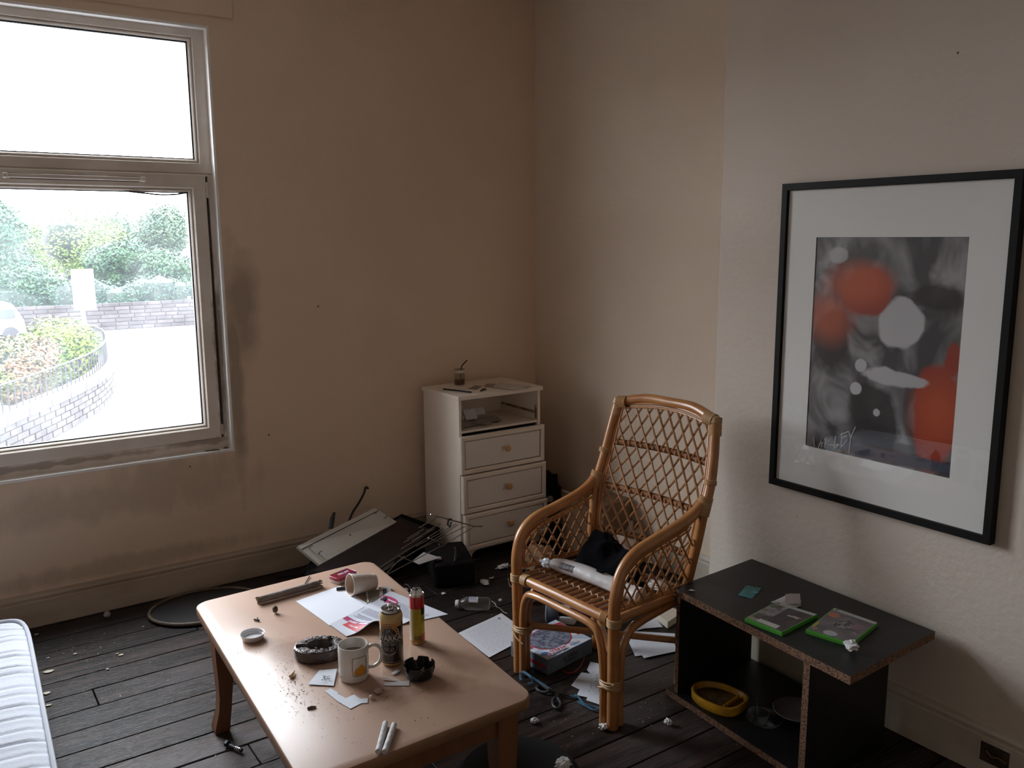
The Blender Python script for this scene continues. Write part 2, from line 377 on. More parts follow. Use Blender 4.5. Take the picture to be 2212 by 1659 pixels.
gp.add([(1.1445, 4.096, 1.80), (1.153, 4.096, 1.80), (1.1565, 4.096, .76), (1.1445, 4.096, .76), (1.1445, 4.15, 1.80), (1.153, 4.15, 1.80), (1.1565, 4.15, .76), (1.1445, 4.15, .76)],
       [(0, 1, 2, 3), (4, 7, 6, 5), (0, 4, 5, 1), (2, 6, 7, 3), (1, 5, 6, 2), (0, 3, 7, 4)])
build('perished_seal', gp, m_grime_shade, win)
build('gap_backing', MB().box((1.1505, 4.13, 1.32), (.012, .04, 1.23)), m_gasket, win)  # added dark backing, stops sky light leaking through the sash gap
hg = MB()
for z0, z1 in ((1.83, 1.90), (.725, .775)): hg.box((1.149, 4.092, (z0+z1)/2), (.011, .012, z1-z0), bev=.003)
build('hinge', hg, m_upvc, win)
tv = MB().box((.613, 4.076, 1.903), (.505, .016, .017), bev=.003)
tv.box((.352, 4.073, 1.903), (.018, .020, .020), bev=.003).box((.874, 4.073, 1.903), (.018, .020, .020), bev=.003)
build('vent_shadow', MB().box((.613, 4.0855, 1.9115), (.50, .002, .004)).box((.613, 4.0855, 1.893), (.49, .002, .003)), m_grime_shade, sash)  # dark strips paint the shadow above and below the trickle vent
build('trickle_vent', tv, m_upvc, sash)
# ------------------------------------------------------------------ outside, seen from the first floor
# added house block outside the frame, placed to dim daylight on the right wall
m_blocker = mat('blocker_brick', (.12, .08, .06), .85, c2=(.09, .06, .05), ms=2)
for x0, x1, y0, y1, h_ in ((-46, -7, 9, 17, 4.4),):
    build('blocker_house', MB().hexa([(x0, y0, GZ_), (x1, y0, GZ_), (x1, y1, GZ_), (x0, y1, GZ_)], [(x0, y0, GZ_+h_), (x1, y0, GZ_+h_), (x1, y1, GZ_+h_), (x0, y1, GZ_+h_)]).hexa([(x0-.3, y0-.3, GZ_+h_), (x1+.3, y0-.3, GZ_+h_), (x1+.3, y1+.3, GZ_+h_), (x0-.3, y1+.3, GZ_+h_)], [(x0, (y0+y1)/2-.1, GZ_+h_+2), (x1, (y0+y1)/2-.1, GZ_+h_+2), (x1, (y0+y1)/2+.1, GZ_+h_+2), (x0, (y0+y1)/2+.1, GZ_+h_+2)]), m_blocker, kind='structure')
GZ = -3.1
m_road = mat('pale_tarmac', (.17, .17, .175), .8, c2=(.14, .14, .145), ms=.3)
build('road', MB().box((10, 25, GZ-.1), (120, 150, .2)), m_road, kind='structure')
m_stone = mat('weathered_stone', (.042, .034, .036), .85, c2=(.024, .020, .022), ms=2.5, rand=.3, bump=.4, bs=8)
m_mort = mat('stone_mortar', (.085, .078, .08), .9)
m_cope = mat('coping_stone', (.080, .080, .092), .8, c2=(.06, .06, .07), ms=3, rand=.2)
def leafmat(n, a, b):
    g_a = sum(a)/3; g_b = sum(b)/3; a = [max(.004, g_a+(x-g_a)*1.35)*.27 for x in a]; b = [max(.004, g_b+(x-g_b)*1.35)*.27 for x in b]
    return mat(n, a, .6, c2=b, ms=1.2, world=True, spec=.3, lo=.4, hi=.6)
# far boundary wall
fw = thing('stone_wall', 'long low stone wall across the road under the trees', 'wall', (8, 49.2, GZ))
fa = on(0, 648, 1, 49.2); fb = on(416, 646, 1, 49.2); hw = fb.z-GZ
build('wall_core', MB().box(((fa.x+fb.x)/2-8, 49.35, GZ+hw/2-.03), (fb.x-fa.x+30, .34, hw-.06)), m_mort, fw)
nc = 7; ch = hw/nc; xx = fa.x-.6
for c in range(nc):
    x = fa.x-.6-(c % 2)*.3
    while x < fb.x+.6:
        L_ = .55+rnd.random()*.35
        build('stone_block', MB().box((x+L_/2, 49.17+rnd.random()*.03, GZ+(c+.5)*ch), (L_-.03, .16, ch-.03), bev=.015), m_stone, fw); x += L_
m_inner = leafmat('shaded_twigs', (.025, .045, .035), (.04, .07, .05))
# trees and shrubs
def foliage(centres, n, leaf, seed, flat=.9):
    r = random.Random(seed); mb = MB(); vs = []; fs = []
    tot = sum(c[3]**2 for c in centres)
    for cx, cy, cz, R in centres:
        for _ in range(int(n*R*R/tot)):
            u = r.uniform(-1, 1); a = r.uniform(0, 2*PI); q = math.sqrt(1-u*u)
            d = Vector((q*math.cos(a), q*math.sin(a), u*flat)); rr = R*(.72+.32*r.random()+.16*nz(d*3+Vector((cx, cy, cz)), 1))
            p = Vector((cx, cy, cz))+d*rr
            t = Vector((r.uniform(-1, 1), r.uniform(-1, 1), r.uniform(-.6, .6))).normalized(); b = t.cross(d+Vector((r.uniform(-.5, .5), 0, r.uniform(0, .6)))).normalized()
            s = leaf*r.uniform(.6, 1.3); k0 = len(vs)
            vs += [p-t*s, p+b*s*.45, p+t*s, p-b*s*.45]; fs.append((k0, k0+1, k0+2, k0+3))
    return mb.add(vs, fs)
def tree(px0, px1, pyt, ybase, mt, seed, label, n=6500, leaf=.20, core=None):
    a = on(px0, 640, 1, ybase); b = on(px1, 640, 1, ybase); top = on((px0+px1)/2, pyt, 1, ybase).z
    cx = (a.x+b.x)/2; W = (b.x-a.x)/2; r = random.Random(seed); cs = []
    zb = GZ+1.2
    for i in range(11):
        t = r.random(); zz = zb+(top-W*.45-zb)*t; R = W*(.42+.22*r.random())
        cs.append((cx+r.uniform(-.62, .62)*W*(1-.35*t), ybase+r.uniform(-.3, .5)*W, zz+R*.25, R))
    cs.append((cx, ybase, top-W*.5, W*.5))
    th = thing('tree', label, 'tree', (cx, ybase, GZ), 'trees beyond the stone wall')
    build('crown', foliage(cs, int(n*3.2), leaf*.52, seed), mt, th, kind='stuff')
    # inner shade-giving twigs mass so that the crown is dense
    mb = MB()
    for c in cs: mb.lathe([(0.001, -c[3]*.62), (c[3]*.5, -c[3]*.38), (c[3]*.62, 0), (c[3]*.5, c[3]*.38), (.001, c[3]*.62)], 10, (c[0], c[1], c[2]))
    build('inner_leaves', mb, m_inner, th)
    mb = MB().tube([(cx, ybase, GZ), (cx+.1, ybase, GZ+1.5), (cx-.1, ybase, top-W)], [.28, .2, .12], 8)
    for i in range(4): mb.tube([(cx, ybase, GZ+1.6+i*.5), (cs[i][0], cs[i][1], cs[i][2])], [.1, .04], 6)
    build('trunk', mb, mat('bark', (.02, .016, .012), .9), th)
g1 = leafmat('leaves_blue_green', (.09, .20, .13), (.17, .34, .19)); g2 = leafmat('leaves_lime', (.26, .40, .12), (.36, .50, .17))
g3 = leafmat('leaves_dark', (.06, .14, .09), (.13, .25, .13)); g4 = leafmat('leaves_grey_green', (.20, .29, .19), (.13, .22, .15))
tree(-110, 108, 428, 52, g1, 1, 'tall blue-green tree at the left edge beyond the stone wall')
tree(60, 330, 476, 62, g2, 2, 'broad lime green tree in the middle beyond the stone wall', 8000)
tree(190, 330, 520, 56, g3, 5, 'low dark tree right of the sign board beyond the wall', 5500)
tree(280, 440, 444, 60, g4, 3, 'tall grey-green tree at the right of the window view', 7500)
tree(300, 425, 540, 53.5, g3, 6, 'dark bushy tree hanging over the wall at far right', 5500)
tree(-20, 150, 575, 51, g3, 8, 'dark undergrowth tree hugging the wall behind the sign', 4500)
tree(205, 345, 470, 72, g1, 12, 'distant blue-green tree between the lime tree and the right-hand tree', 6000)
tree(-10, 130, 480, 74, g4, 13, 'distant grey-green tree behind the gap left of the lime tree', 5000)
tree(-460, -180, 440, 58, g1, 14, 'first tree of the row beyond the window view, furthest left', 3000, .4)
tree(-300, -60, 470, 56, g4, 15, 'second tree of the row beyond the window view, nearer the frame', 3000, .4)
hd = thing('hedge', 'dark clipped hedge running along the far side of the stone wall', 'hedge', (8, 50.6, GZ))
hcs = [(fa.x-1+i*(fb.x-fa.x+2)/14, 50.7+.25*math.sin(i*2.1), GZ+1.5+.25*math.sin(i*1.3), 1.25) for i in range(15)]
g5 = leafmat('leaves_deep', (.035, .08, .065), (.07, .15, .11))
build('foliage', foliage(hcs, 16000, .09, 77), g5, hd, kind='stuff')
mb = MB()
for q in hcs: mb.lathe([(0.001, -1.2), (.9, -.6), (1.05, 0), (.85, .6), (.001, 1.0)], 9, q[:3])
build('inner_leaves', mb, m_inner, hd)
# garden wall with coping and railing
gpath = [on(px, py, 2, GZ+1.0) for px, py in ((-60, 925), (0, 896), (60, 872), (110, 852), (160, 830), (205, 806), (230, 780), (226, 752), (200, 738))]
gs = smooth(gpath, 8)
gw = thing('garden_wall', 'curved garden wall with coping stones and iron railing outside', 'wall', tuple(gpath[4][:2])+(GZ,))
def ribbon(mb, pts, z0, z1, half):
    vs = []
    for i, p in enumerate(pts):
        t = (pts[min(i+1, len(pts)-1)]-pts[max(i-1, 0)]); t.z = 0; t.normalize(); n = Vector((-t.y, t.x, 0))*half
        vs += [(p.x-n.x, p.y-n.y, z0), (p.x+n.x, p.y+n.y, z0), (p.x+n.x, p.y+n.y, z1), (p.x-n.x, p.y-n.y, z1)]
    fs = [(0, 1, 2, 3)[::-1], tuple(4*(len(pts)-1)+j for j in range(4))]
    for i in range(len(pts)-1):
        for j in range(4): fs.append((4*i+j, 4*i+(j+1) % 4, 4*i+4+(j+1) % 4, 4*i+4+j))
    return mb.add(vs, fs)
build('wall_core', ribbon(MB(), gs, GZ, GZ+.8, .14), m_mort, gw)
def along(pts, step):
    out = [pts[0].copy()]; acc = 0
    for a, b in zip(pts, pts[1:]):
        d = (b-a).length; s0 = step-acc
        while s0 <= d: out.append(a.lerp(b, s0/d)); s0 += step
        acc = d-(s0-step)
    return out
fine = along(smooth(gpath, 24), .05)
for i in range(0, len(fine)-24, 22):
    build('coping_stone', ribbon(MB(), fine[i:i+22][::7]+[fine[i+21]], GZ+.8, GZ+1.0, .24), m_cope, gw)
for c in range(5):
    off = (c % 2)*5; z1 = GZ+.79-c*.155
    for i in range(off, len(fine)-14, 11):
        seg = fine[i:i+11]
        build('stone_block', ribbon(MB(), [seg[0], seg[5], seg[10]], z1-.13, z1, .18+rnd.random()*.015), m_stone, gw)
m_iron = mat('grey_iron', (.012, .012, .014), .6, .3)
for i in range(6, len(fine)-2, 6): build('baluster', MB().tube([fine[i], fine[i]+Vector((0, 0, .62))], .016, 5), m_iron, gw)
build('top_rail', MB().tube([p+Vector((0, 0, .62)) for p in fine[4::6]], .022, 6), m_iron, gw)
# garden ground inside the wall and shrubs
def shrub(px, py, R, mt, seed, label, y_off=0, n=5200, leaf=.13):
    c = on(px, py, 2, GZ+R*.9); th = thing('shrub', label, 'shrub', (c.x, c.y, GZ))
    r = random.Random(seed); cs = [(c.x, c.y, GZ+R*.9, R)]
    for i in range(7): a = i*.9; cs.append((c.x+R*.6*math.cos(a), c.y+R*.5*math.sin(a), GZ+R*(.6+.7*r.random()), R*.5))
    build('foliage', foliage(cs, int(n*2.2), leaf*.62, seed), mt, th, kind='stuff')
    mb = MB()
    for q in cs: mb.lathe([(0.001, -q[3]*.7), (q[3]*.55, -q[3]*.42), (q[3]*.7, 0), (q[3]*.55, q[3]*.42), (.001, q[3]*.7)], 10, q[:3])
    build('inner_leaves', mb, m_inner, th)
    build('stem', MB().tube([(c.x, c.y, GZ), (c.x, c.y, GZ+R)], .08, 6), mat('bark', (.02, .016, .012), .9), th)
shrub(128, 760, 1.25, leafmat('leaves_fresh', (.13, .30, .06), (.34, .42, .08)), 21, 'round fresh green shrub behind the garden railing', leaf=.12)
shrub(28, 805, 1.15, leafmat('leaves_reddish', (.18, .24, .09), (.42, .25, .17)), 22, 'red-tipped shrub at the left of the garden wall', leaf=.12)
# sign board on a post
sp = on(191, 742, 2, GZ); ys = sp.y; s0 = on(152, 582, 1, ys); s1 = on(208, 668, 1, ys)
sg = thing('sign_board', 'white blank board on a white post in front of the trees', 'sign', (sp.x, ys, GZ))
m_white = mat('white_board', (.85, .87, .9), .5)
build('board', MB().box(((s0.x+s1.x)/2, ys-.05, (s0.z+s1.z)/2), (s1.x-s0.x, .05, s0.z-s1.z), bev=.02), m_white, sg)
build('post', MB().tube([(sp.x, ys, GZ), (sp.x-.15, ys, s1.z+.3)], .09, 8), m_white, sg)
rp = on(412, 700, 2, GZ); rt = on(407, 640, 1, rp.y)
build('white_post', MB().tube([(rp.x, rp.y, GZ), (rp.x, rp.y, rt.z)], .1, 8), m_white, label='short white post at the right end of the far stone wall', cat='post')
# parked van
vp = on(20, 738, 2, GZ); vr = on(52, 700, 1, vp.y); vt = on(10, 655, 1, vp.y)
vn = thing('van', 'white van parked behind the shrubs at the left edge', 'van', (vp.x, vp.y, GZ))
H = vt.z-GZ; prof = [(-3.6, .35), (vr.x-vp.x+.1, .35), (vr.x-vp.x, H*.55), (vr.x-vp.x-.35, H*.93), (vr.x-vp.x-.7, H), (-3.6, H)]
mb = MB(); mb.hexa([(vp.x+a, vp.y, GZ+b) for a, b in prof], [(vp.x+a, vp.y+1.9, GZ+b) for a, b in prof])
build('van_body', mb, m_white, vn)
for dx in (-2.6, .1): build('wheel', MB().tube([(vp.x+dx, vp.y-.02, GZ+.35), (vp.x+dx, vp.y+.2, GZ+.35)], .35, 14), m_gasket, vn)
build('side_window', MB().box((vp.x-.1, vp.y-.01, GZ+H*.72), (.9, .03, .45), bev=.03), mat('van_glass', (.04, .045, .05), .15), vn)
# ------------------------------------------------------------------ chest of drawers
m_chest = mat('cream_laminate', (.88, .79, .69), .45, c2=(.82, .72, .62), ms=3, bump=.05, bs=40, rand=.03)
m_chestf = mat('white_drawer_front', (.82, .77, .72), .5, c2=(.78, .72, .67), ms=3)
m_knob = mat('pine_knob', (.62, .36, .14), .45, c2=(.50, .27, .10), ms=20)
m_dark = mat('dark_void', (.012, .01, .009), .9)
m_zinc = mat('zinc_runner', (.45, .42, .38), .4, .8, c2=(.2, .15, .1), ms=40)
CX0, CX1, CY0, CY1, CT = 2.187, 2.703, 3.633, 4.0, .862
ch = thing('chest_of_drawers', 'tall cream chest of drawers in the corner, top drawer missing', 'chest of drawers', ((CX0+CX1)/2, (CY0+CY1)/2, 0))
for x in (CX0+.012, CX1-.012): build('side_panel', MB().box((x, (CY0+CY1)/2+.002, (CT+.0)/2-.008), (.016, CY1-CY0-.004, CT-.03), bev=.001), m_chest, ch)
build('top', MB().box(((CX0+CX1)/2, (CY0+CY1)/2-.004, CT-.011), (CX1-CX0+.012, CY1-CY0+.012, .022), bev=.004, seg=2), m_chest, ch)
build('back_panel', MB().box(((CX0+CX1)/2, CY1-.006, .45), (CX1-CX0-.03, .006, .80)), m_chest, ch)
dv = MB().box(((CX0+CX1)/2, (CY0+CY1)/2, .672), (CX1-CX0-.03, CY1-CY0-.02, .012), bev=.001)
build('drawer_bottom', dv, m_chest, ch)
for s, x in ((1, CX0+.024), (-1, CX1-.024)):
    rn = MB().box((x, (CY0+CY1)/2, .72), (.008, CY1-CY0-.05, .012), bev=.001); rn.box((x+s*.004, CY0+.012, .725), (.006, .012, .075), bev=.001)
    for z in (.70, .725, .75): rn.box((x+s*.008, CY0+.008, z), (.006, .010, .012), bev=.002)
    build('drawer_runner', rn, m_zinc, ch)
pf = [(0, 0), (.05, 0), (.056, .022), (.075, .035), (.10, .038)]
W_ = CX1-CX0-.03; pl_ = pf+[(W_-a, b) for a, b in pf[::-1]]+[(W_, .064), (0, .064)]
pb = MB(); pb.hexa([(CX0+.015+a, CY0+.0, b) for a, b in pl_], [(CX0+.015+a, CY0+.016, b) for a, b in pl_])
build('plinth', pb, m_chest, ch)
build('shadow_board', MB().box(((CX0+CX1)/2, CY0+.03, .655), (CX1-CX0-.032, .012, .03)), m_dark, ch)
for z0, z1, dx, dy in ((.458, .655, 0, 0), (.253, .452, .006, -.006), (.056, .247, .012, -.012)):
    x0, x1 = CX0-.004+dx, CX1+.006+dx; yf = CY0-.020+dy
    d = build('drawer', MB().box(((x0+x1)/2, yf+.012, (z0+z1)/2), (x1-x0, .014, z1-z0), bev=.002), m_chestf, ch)
    fr = ringf(x0, x1, z0, z1, .024, .024, .024, .024, yf-.006, .012, .005)
    build('moulding', fr, m_chest, d)
    build('drawer_panel', MB().box(((x0+x1)/2, yf+.0045, (z0+z1)/2), (x1-x0-.058, .006, z1-z0-.058), bev=.0018), m_chestf, d)
    gl = ringf(x0+.0242, x1-.0242, z0+.0242, z1-.0242, .003, .003, .003, .003, yf+.0035, .004, .0005)
    build('groove', gl, mat('brown_groove', (.22, .15, .10), .8), d)  # brown line set round each drawer panel
    build('knob', MB().lathe([(.001, 0), (.008, 0), (.007, .012), (.014, .018), (.017, .025), (.015, .032), (.001, .034)], 16, ((x0+x1)/2+.01, yf+.002, (z0+z1)/2+.008), R=Matrix.Rotation(PI/2, 3, 'X')), m_knob, d)
    build('drawer_box', MB().box(((x0+x1)/2, yf+.16, (z0+z1)/2-.01), (x1-x0-.05, .28, z1-z0-.05)), m_chest, d)
# papers in the open compartment
m_pap = mat('white_paper', (.74, .75, .80), .75, c2=(.68, .69, .74), ms=6)
m_papd = mat('grey_paper', (.50, .47, .46), .8, c2=(.40, .37, .36), ms=8)
m_papc = mat('cream_paper', (.60, .54, .44), .8)
def sheet(name, c4, mt, label=None, cat='paper', amp=.004, th=.0006, curl=None, nu=14, nv=14, group=None, parent=None, seed=0, ins=()):
    P = [Vector(p) for p in c4]
    def fn(u, v):
        p = P[0].lerp(P[1], u).lerp(P[3].lerp(P[2], u), v)
        q = p+Vector((0, 0, th+amp*(.5+.5*nz((p.x, p.y, seed), 9, seed))))
        if curl: q.z += curl(u, v)
        return q
    return build(name, MB().grid(fn, nu, nv, th=th), mt, parent, label=label, cat=cat, group=group, sharp=60), fn
def R_(x, y, w_, h_, a, z):
    M = rotz(a); return [Vector((x, y, z))+M @ Vector((i*w_/2, j*h_/2, 0)) for i, j in ((-1, -1), (1, -1), (1, 1), (-1, 1))]
zq = .679
for i, (x, y_, w_, h_, a, mt, lb) in enumerate((
    (2.33, 3.76, .17, .12, .2, m_papd, 'grey crumpled sheet at the left in the open drawer space'),
    (2.44, 3.78, .15, .14, -.3, m_papd, 'grey torn sheet in the middle of the open drawer space'),
    (2.39, 3.68, .06, .04, .5, m_papc, 'small cream scrap at the front of the open drawer space'))):
    sheet('paper_sheet', R_(x, y_, w_, h_, a, zq+i*.004), mt, lb, amp=.012, seed=i+3, group='papers in the empty drawer space')
for i, (x, y_, z_, w_, h_, t, lb) in enumerate(((2.30, 3.84, .70, .09, .09, 1.15, 'folded white receipt standing at the back of the drawer space'), (2.36, 3.80, .69, .07, .06, .9, 'white slip leaning below the folded receipt'), (2.44, 3.84, .69, .07, .045, .8, 'pale triangular scrap leaning in the drawer space'), (2.245, 3.80, .70, .03, .06, 1.2, 'narrow slip standing at the left wall of the drawer space'))):
    c = [Vector((x+a*w_/2, y_+b*math.cos(t)*h_/2, z_+.03+b*math.sin(t)*h_/2)) for a, b in ((-1, -1), (1, -1), (1, 1), (-1, 1))]
    sheet('paper_slip', c, m_pap, lb, amp=.004, seed=i, group='papers in the empty drawer space')
# on top of the chest
zt = CT+.0005
jc = F(993, 831, zt)
jar = thing('glass_jar', 'small frosted glass jar with brown dregs on the chest', 'jar', jc)
m_jar = clear('jar_glass', (.93, .90, .86), haze=.18, hz=(.8, .75, .68))
build('jar_body', MB().lathe([(.001, .001), (.026, .001), (.029, .006), (.029, .052), (.026, .062), (.026, .078), (.0285, .080), (.0285, .086), (.024, .086), (.024, .064), (.0265, .054), (.0265, .008), (.001, .006)], 24, jc), m_jar, jar)
build('dregs', MB().lathe([(.001, .007), (.0255, .007), (.0255, .030), (.001, .028)], 20, jc), mat('brown_dregs', (.13, .07, .04), .5), jar)
build('rim', MB().lathe([(.0245, .066), (.0265, .066), (.028, .084), (.025, .084)], 20, jc), mat('milky_rim', (.62, .56, .50), .4), jar)
pb_ = F(995, 800, zt); a_ = jc+Vector((.006, 0, .02))
build('black_straw', MB().tube(smooth([a_, jc+Vector((.012, 0, .09)), jc+Vector((.028, .0, .112)), jc+Vector((.05, 0, .128))], 5), .0032, 6), m_gasket, label='bent black straw sticking out of the glass jar', cat='straw')
p0, p1 = F(958, 842, zt), F(1018, 849, zt)
build('black_strip', MB().tube([p0+Vector((0, 0, .004)), p1+Vector((0, 0, .004))], .0045, 6), m_gasket, label='flat black strip lying on the front of the chest', cat='strip')
sheet('photo_card', [F(1010, 840, zt), F(1030, 842, zt), F(1042, 834, zt), F(1026, 833, zt)], mat('dark_photo', (.10, .06, .05), .4, c2=(.3, .22, .16), ms=40), 'dark photo card left of the other on the chest', 'card', amp=.001, nu=4, nv=4)
sheet('photo_card', [F(1045, 836, zt), F(1065, 837, zt), F(1072, 829, zt), F(1050, 829, zt)], mat('red_photo', (.22, .09, .07), .4, c2=(.35, .25, .2), ms=40), 'reddish photo card behind the middle of the chest top', 'card', amp=.001, nu=4, nv=4)
sheet('envelope', [F(1065, 838, zt), F(1118, 845, zt), F(1150, 836, zt), F(1080, 828, zt)], m_papc, 'cream torn envelope at the right of the chest top', 'envelope', amp=.006, curl=lambda u, v: .006*abs(u-.5))
build('debris_bit', MB().tube([F(1038, 846, zt)+Vector((0, 0, .004)), F(1044, 844, zt)+Vector((0, 0, .007)), F(1050, 842, zt)+Vector((0, 0, .003))], [.004, .006, .003], 6), m_grime_shade, label='curled dark bit in front of the photo cards', cat='debris')

# ------------------------------------------------------------------ framed poster
PX = 2.548; PY0, PY1, PZ0, PZ1 = 1.199, 2.008, .737, 1.825
m_frame = mat('black_frame', (.006, .0055, .0055), .55, spec=.2)
fo = thing('framed_poster', 'large black-framed poster with a wide pale mount on the right wall', 'picture', (2.565, (PY0+PY1)/2, PZ0))
fw_ = .024; fb_ = ringf(PY0, PY1, PZ0, PZ1, fw_, fw_, fw_, fw_, PX, 2.578-PX, .0015, ax='x')
build('frame', fb_, m_frame, fo)
my0, my1, mz0, mz1 = 1.342, 1.865, .908, 1.640
xm = 2.5615; mt_ = ringf(PY0+.02, PY1-.02, PZ0+.02, PZ1-.02, my0-PY0-.02, PY1-.02-my1, mz0-PZ0-.02, PZ1-.02-mz1, xm, .002, .0004, ax='x')
build('mount', mt_, mat('pale_mount', (.84, .84, .82), .8), fo)
# plain smoky abstract print in the poster's greys, black and orange-red
m_art = mat('abstract_print', (.045, .046, .052), .4, c2=(.34, .335, .345), ms=5.5, st=(1, 1, .8), det=2.5, world=True, lo=.40, hi=.72)
nt = m_art.node_tree
for n_ in nt.nodes:
    if n_.type == 'TEX_NOISE': n_.inputs['Distortion'].default_value = 1.6
xk = 2.565
blobs(m_art, (.010, .009, .012), [((xk, 1.80, 1.31), (.3, 0.175, 0.201), 1), ((xk, 1.44, 1.46), (.3, 0.210, 0.105), .9), ((xk, 1.60, 1.02), (.3, 0.158, 0.210), .9), ((xk, 1.55, .95), (.3, 0.350, 0.070), .7)], .12, 3)
blobs(m_art, (.30, .028, .010), [((xk, 1.66, 1.46), (.3, 0.210, 0.149), 1), ((xk, 1.40, 1.09), (.3, 0.131, 0.280), 1), ((xk, 1.36, 1.28), (.3, 0.052, 0.105), 1)], .12, 3)
blobs(m_art, (.55, .09, .02), [((xk, 1.80, 1.37), (.3, 0.079, 0.079), .7), ((xk, 1.70, 1.49), (.3, 0.105, 0.061), .8), ((xk, 1.40, 1.12), (.3, 0.088, 0.123), .8)], 1.0, 2)
blobs(m_art, (.50, .50, .52), [((xk, 1.53, 1.36), (.3, 0.105, 0.149), 1), ((xk, 1.50, 1.19), (.3, 0.245, 0.061), .95), ((xk, 1.68, 1.14), (.3, 0.035, 0.035), 1), ((xk, 1.60, 1.07), (.3, 0.035, 0.035), 1), ((xk, 1.67, 1.22), (.3, 0.032, 0.032), 1), ((xk, 1.78, 1.58), (.3, 0.088, 0.061), .7)], .10, 4)
blobs(m_art, (.055, .07, .11), [((xk, 1.48, .935), (.3, 0.298, 0.032), 1)], .3, 2)
build('print', MB().box((2.5655, (my0+my1)/2, (mz0+mz1)/2), (.002, my1-my0+.01, mz1-mz0+.01)), m_art, fo)
# scrawled signature, strokes as on the print, cut off by the mount
sc_ = MB(); sk = [[(.18, .44), (.2, .65)], [(.285, .67), (.37, .46), (.355, .66)], [(.3, .60), (.385, .56)], [(.42, .68), (.45, .46)], [(.4, .5), (.6, .44), (.45, .6), (.60, .62), (.72, .60)], [(.655, .42), (.62, .70)], [(.61, .70), (.74, .60)],
      [(.80, .33), (.77, .66)], [(.76, .4), (.94, .32)], [(.78, .47), (.91, .41)], [(.78, .66), (.92, .50)], [(.94, .32), (.985, .45)], [(1.09, .22), (.985, .45), (.945, .80)], [(.75, .72), (.76, .76)]]
for st_ in sk:
    pts = []
    for a, b in st_:
        q = on(1740+a*220/2.212, 900+b*110/1.106, 0, 2.5642); pts.append(q)
    sc_.tube(pts, .0024, 5)
build('scrawled_name', sc_, mat('pale_ink', (.55, .53, .53), .7), fo, label='hand-scrawled pale lettering reading HARLEY')
build('glass_pane', MB().box((PX+.008, (PY0+PY1)/2, (PZ0+PZ1)/2), (.0015, PY1-PY0-.03, PZ1-PZ0-.03)), clear('picture_glass', rough=.01), fo)

# ------------------------------------------------------------------ low black shelf unit
SZ = .42; sFL, sBL, sBR, sFR = [Vector((*p, 0)) for p in ((2.108, 2.048), (2.552, 2.072), (2.530, 1.330), (2.064, 1.314))]
m_blk = mat('black_laminate', (.012, .011, .012), .42, c2=(.017, .016, .017), ms=20, spec=.35)
m_chip = mat('chipboard_edge', (.21, .105, .055), .85, c2=(.07, .035, .02), ms=130, det=3, bump=.6, bs=220, lo=.45, hi=.62)
def S(u, v, z): return sFL.lerp(sFR, u).lerp(sBL.lerp(sBR, u), v)+Vector((0, 0, z))
sh = thing('low_shelf_unit', 'low black chipboard shelf unit with raw brown edges by the right wall', 'shelf unit', S(.5, .5, 0))
def slab(name, u0, u1, v0, v1, z0, z1, raw=('front',)):
    lo = [S(u0, v0, z0), S(u1, v0, z0), S(u1, v1, z0), S(u0, v1, z0)]; hi = [p+Vector((0, 0, z1-z0)) for p in lo]
    mb = MB(); mb.hexa(lo, hi)
    mb.m = [0]*6
    # faces: bottom, top, front(0-1), right(1-2), back, left
    for i, k_ in enumerate(('bottom', 'top', 'front', 'right', 'back', 'left')):
        if k_ in raw: mb.m[i] = 1
    return build(name, mb, [m_blk, m_chip], sh)
slab('top_board', 0, 1, 0, 1, SZ-.026, SZ, ('front', 'right', 'left'))
slab('bottom_board', -.035, .81, .0, .97, 0, .024, ('front', 'left'))
slab('side_board', 0.012, .036, .02, .97, .024, SZ-.026, ('front',))
slab('side_board', .78, .812, .0, .97, .024, SZ-.026, ('front',))
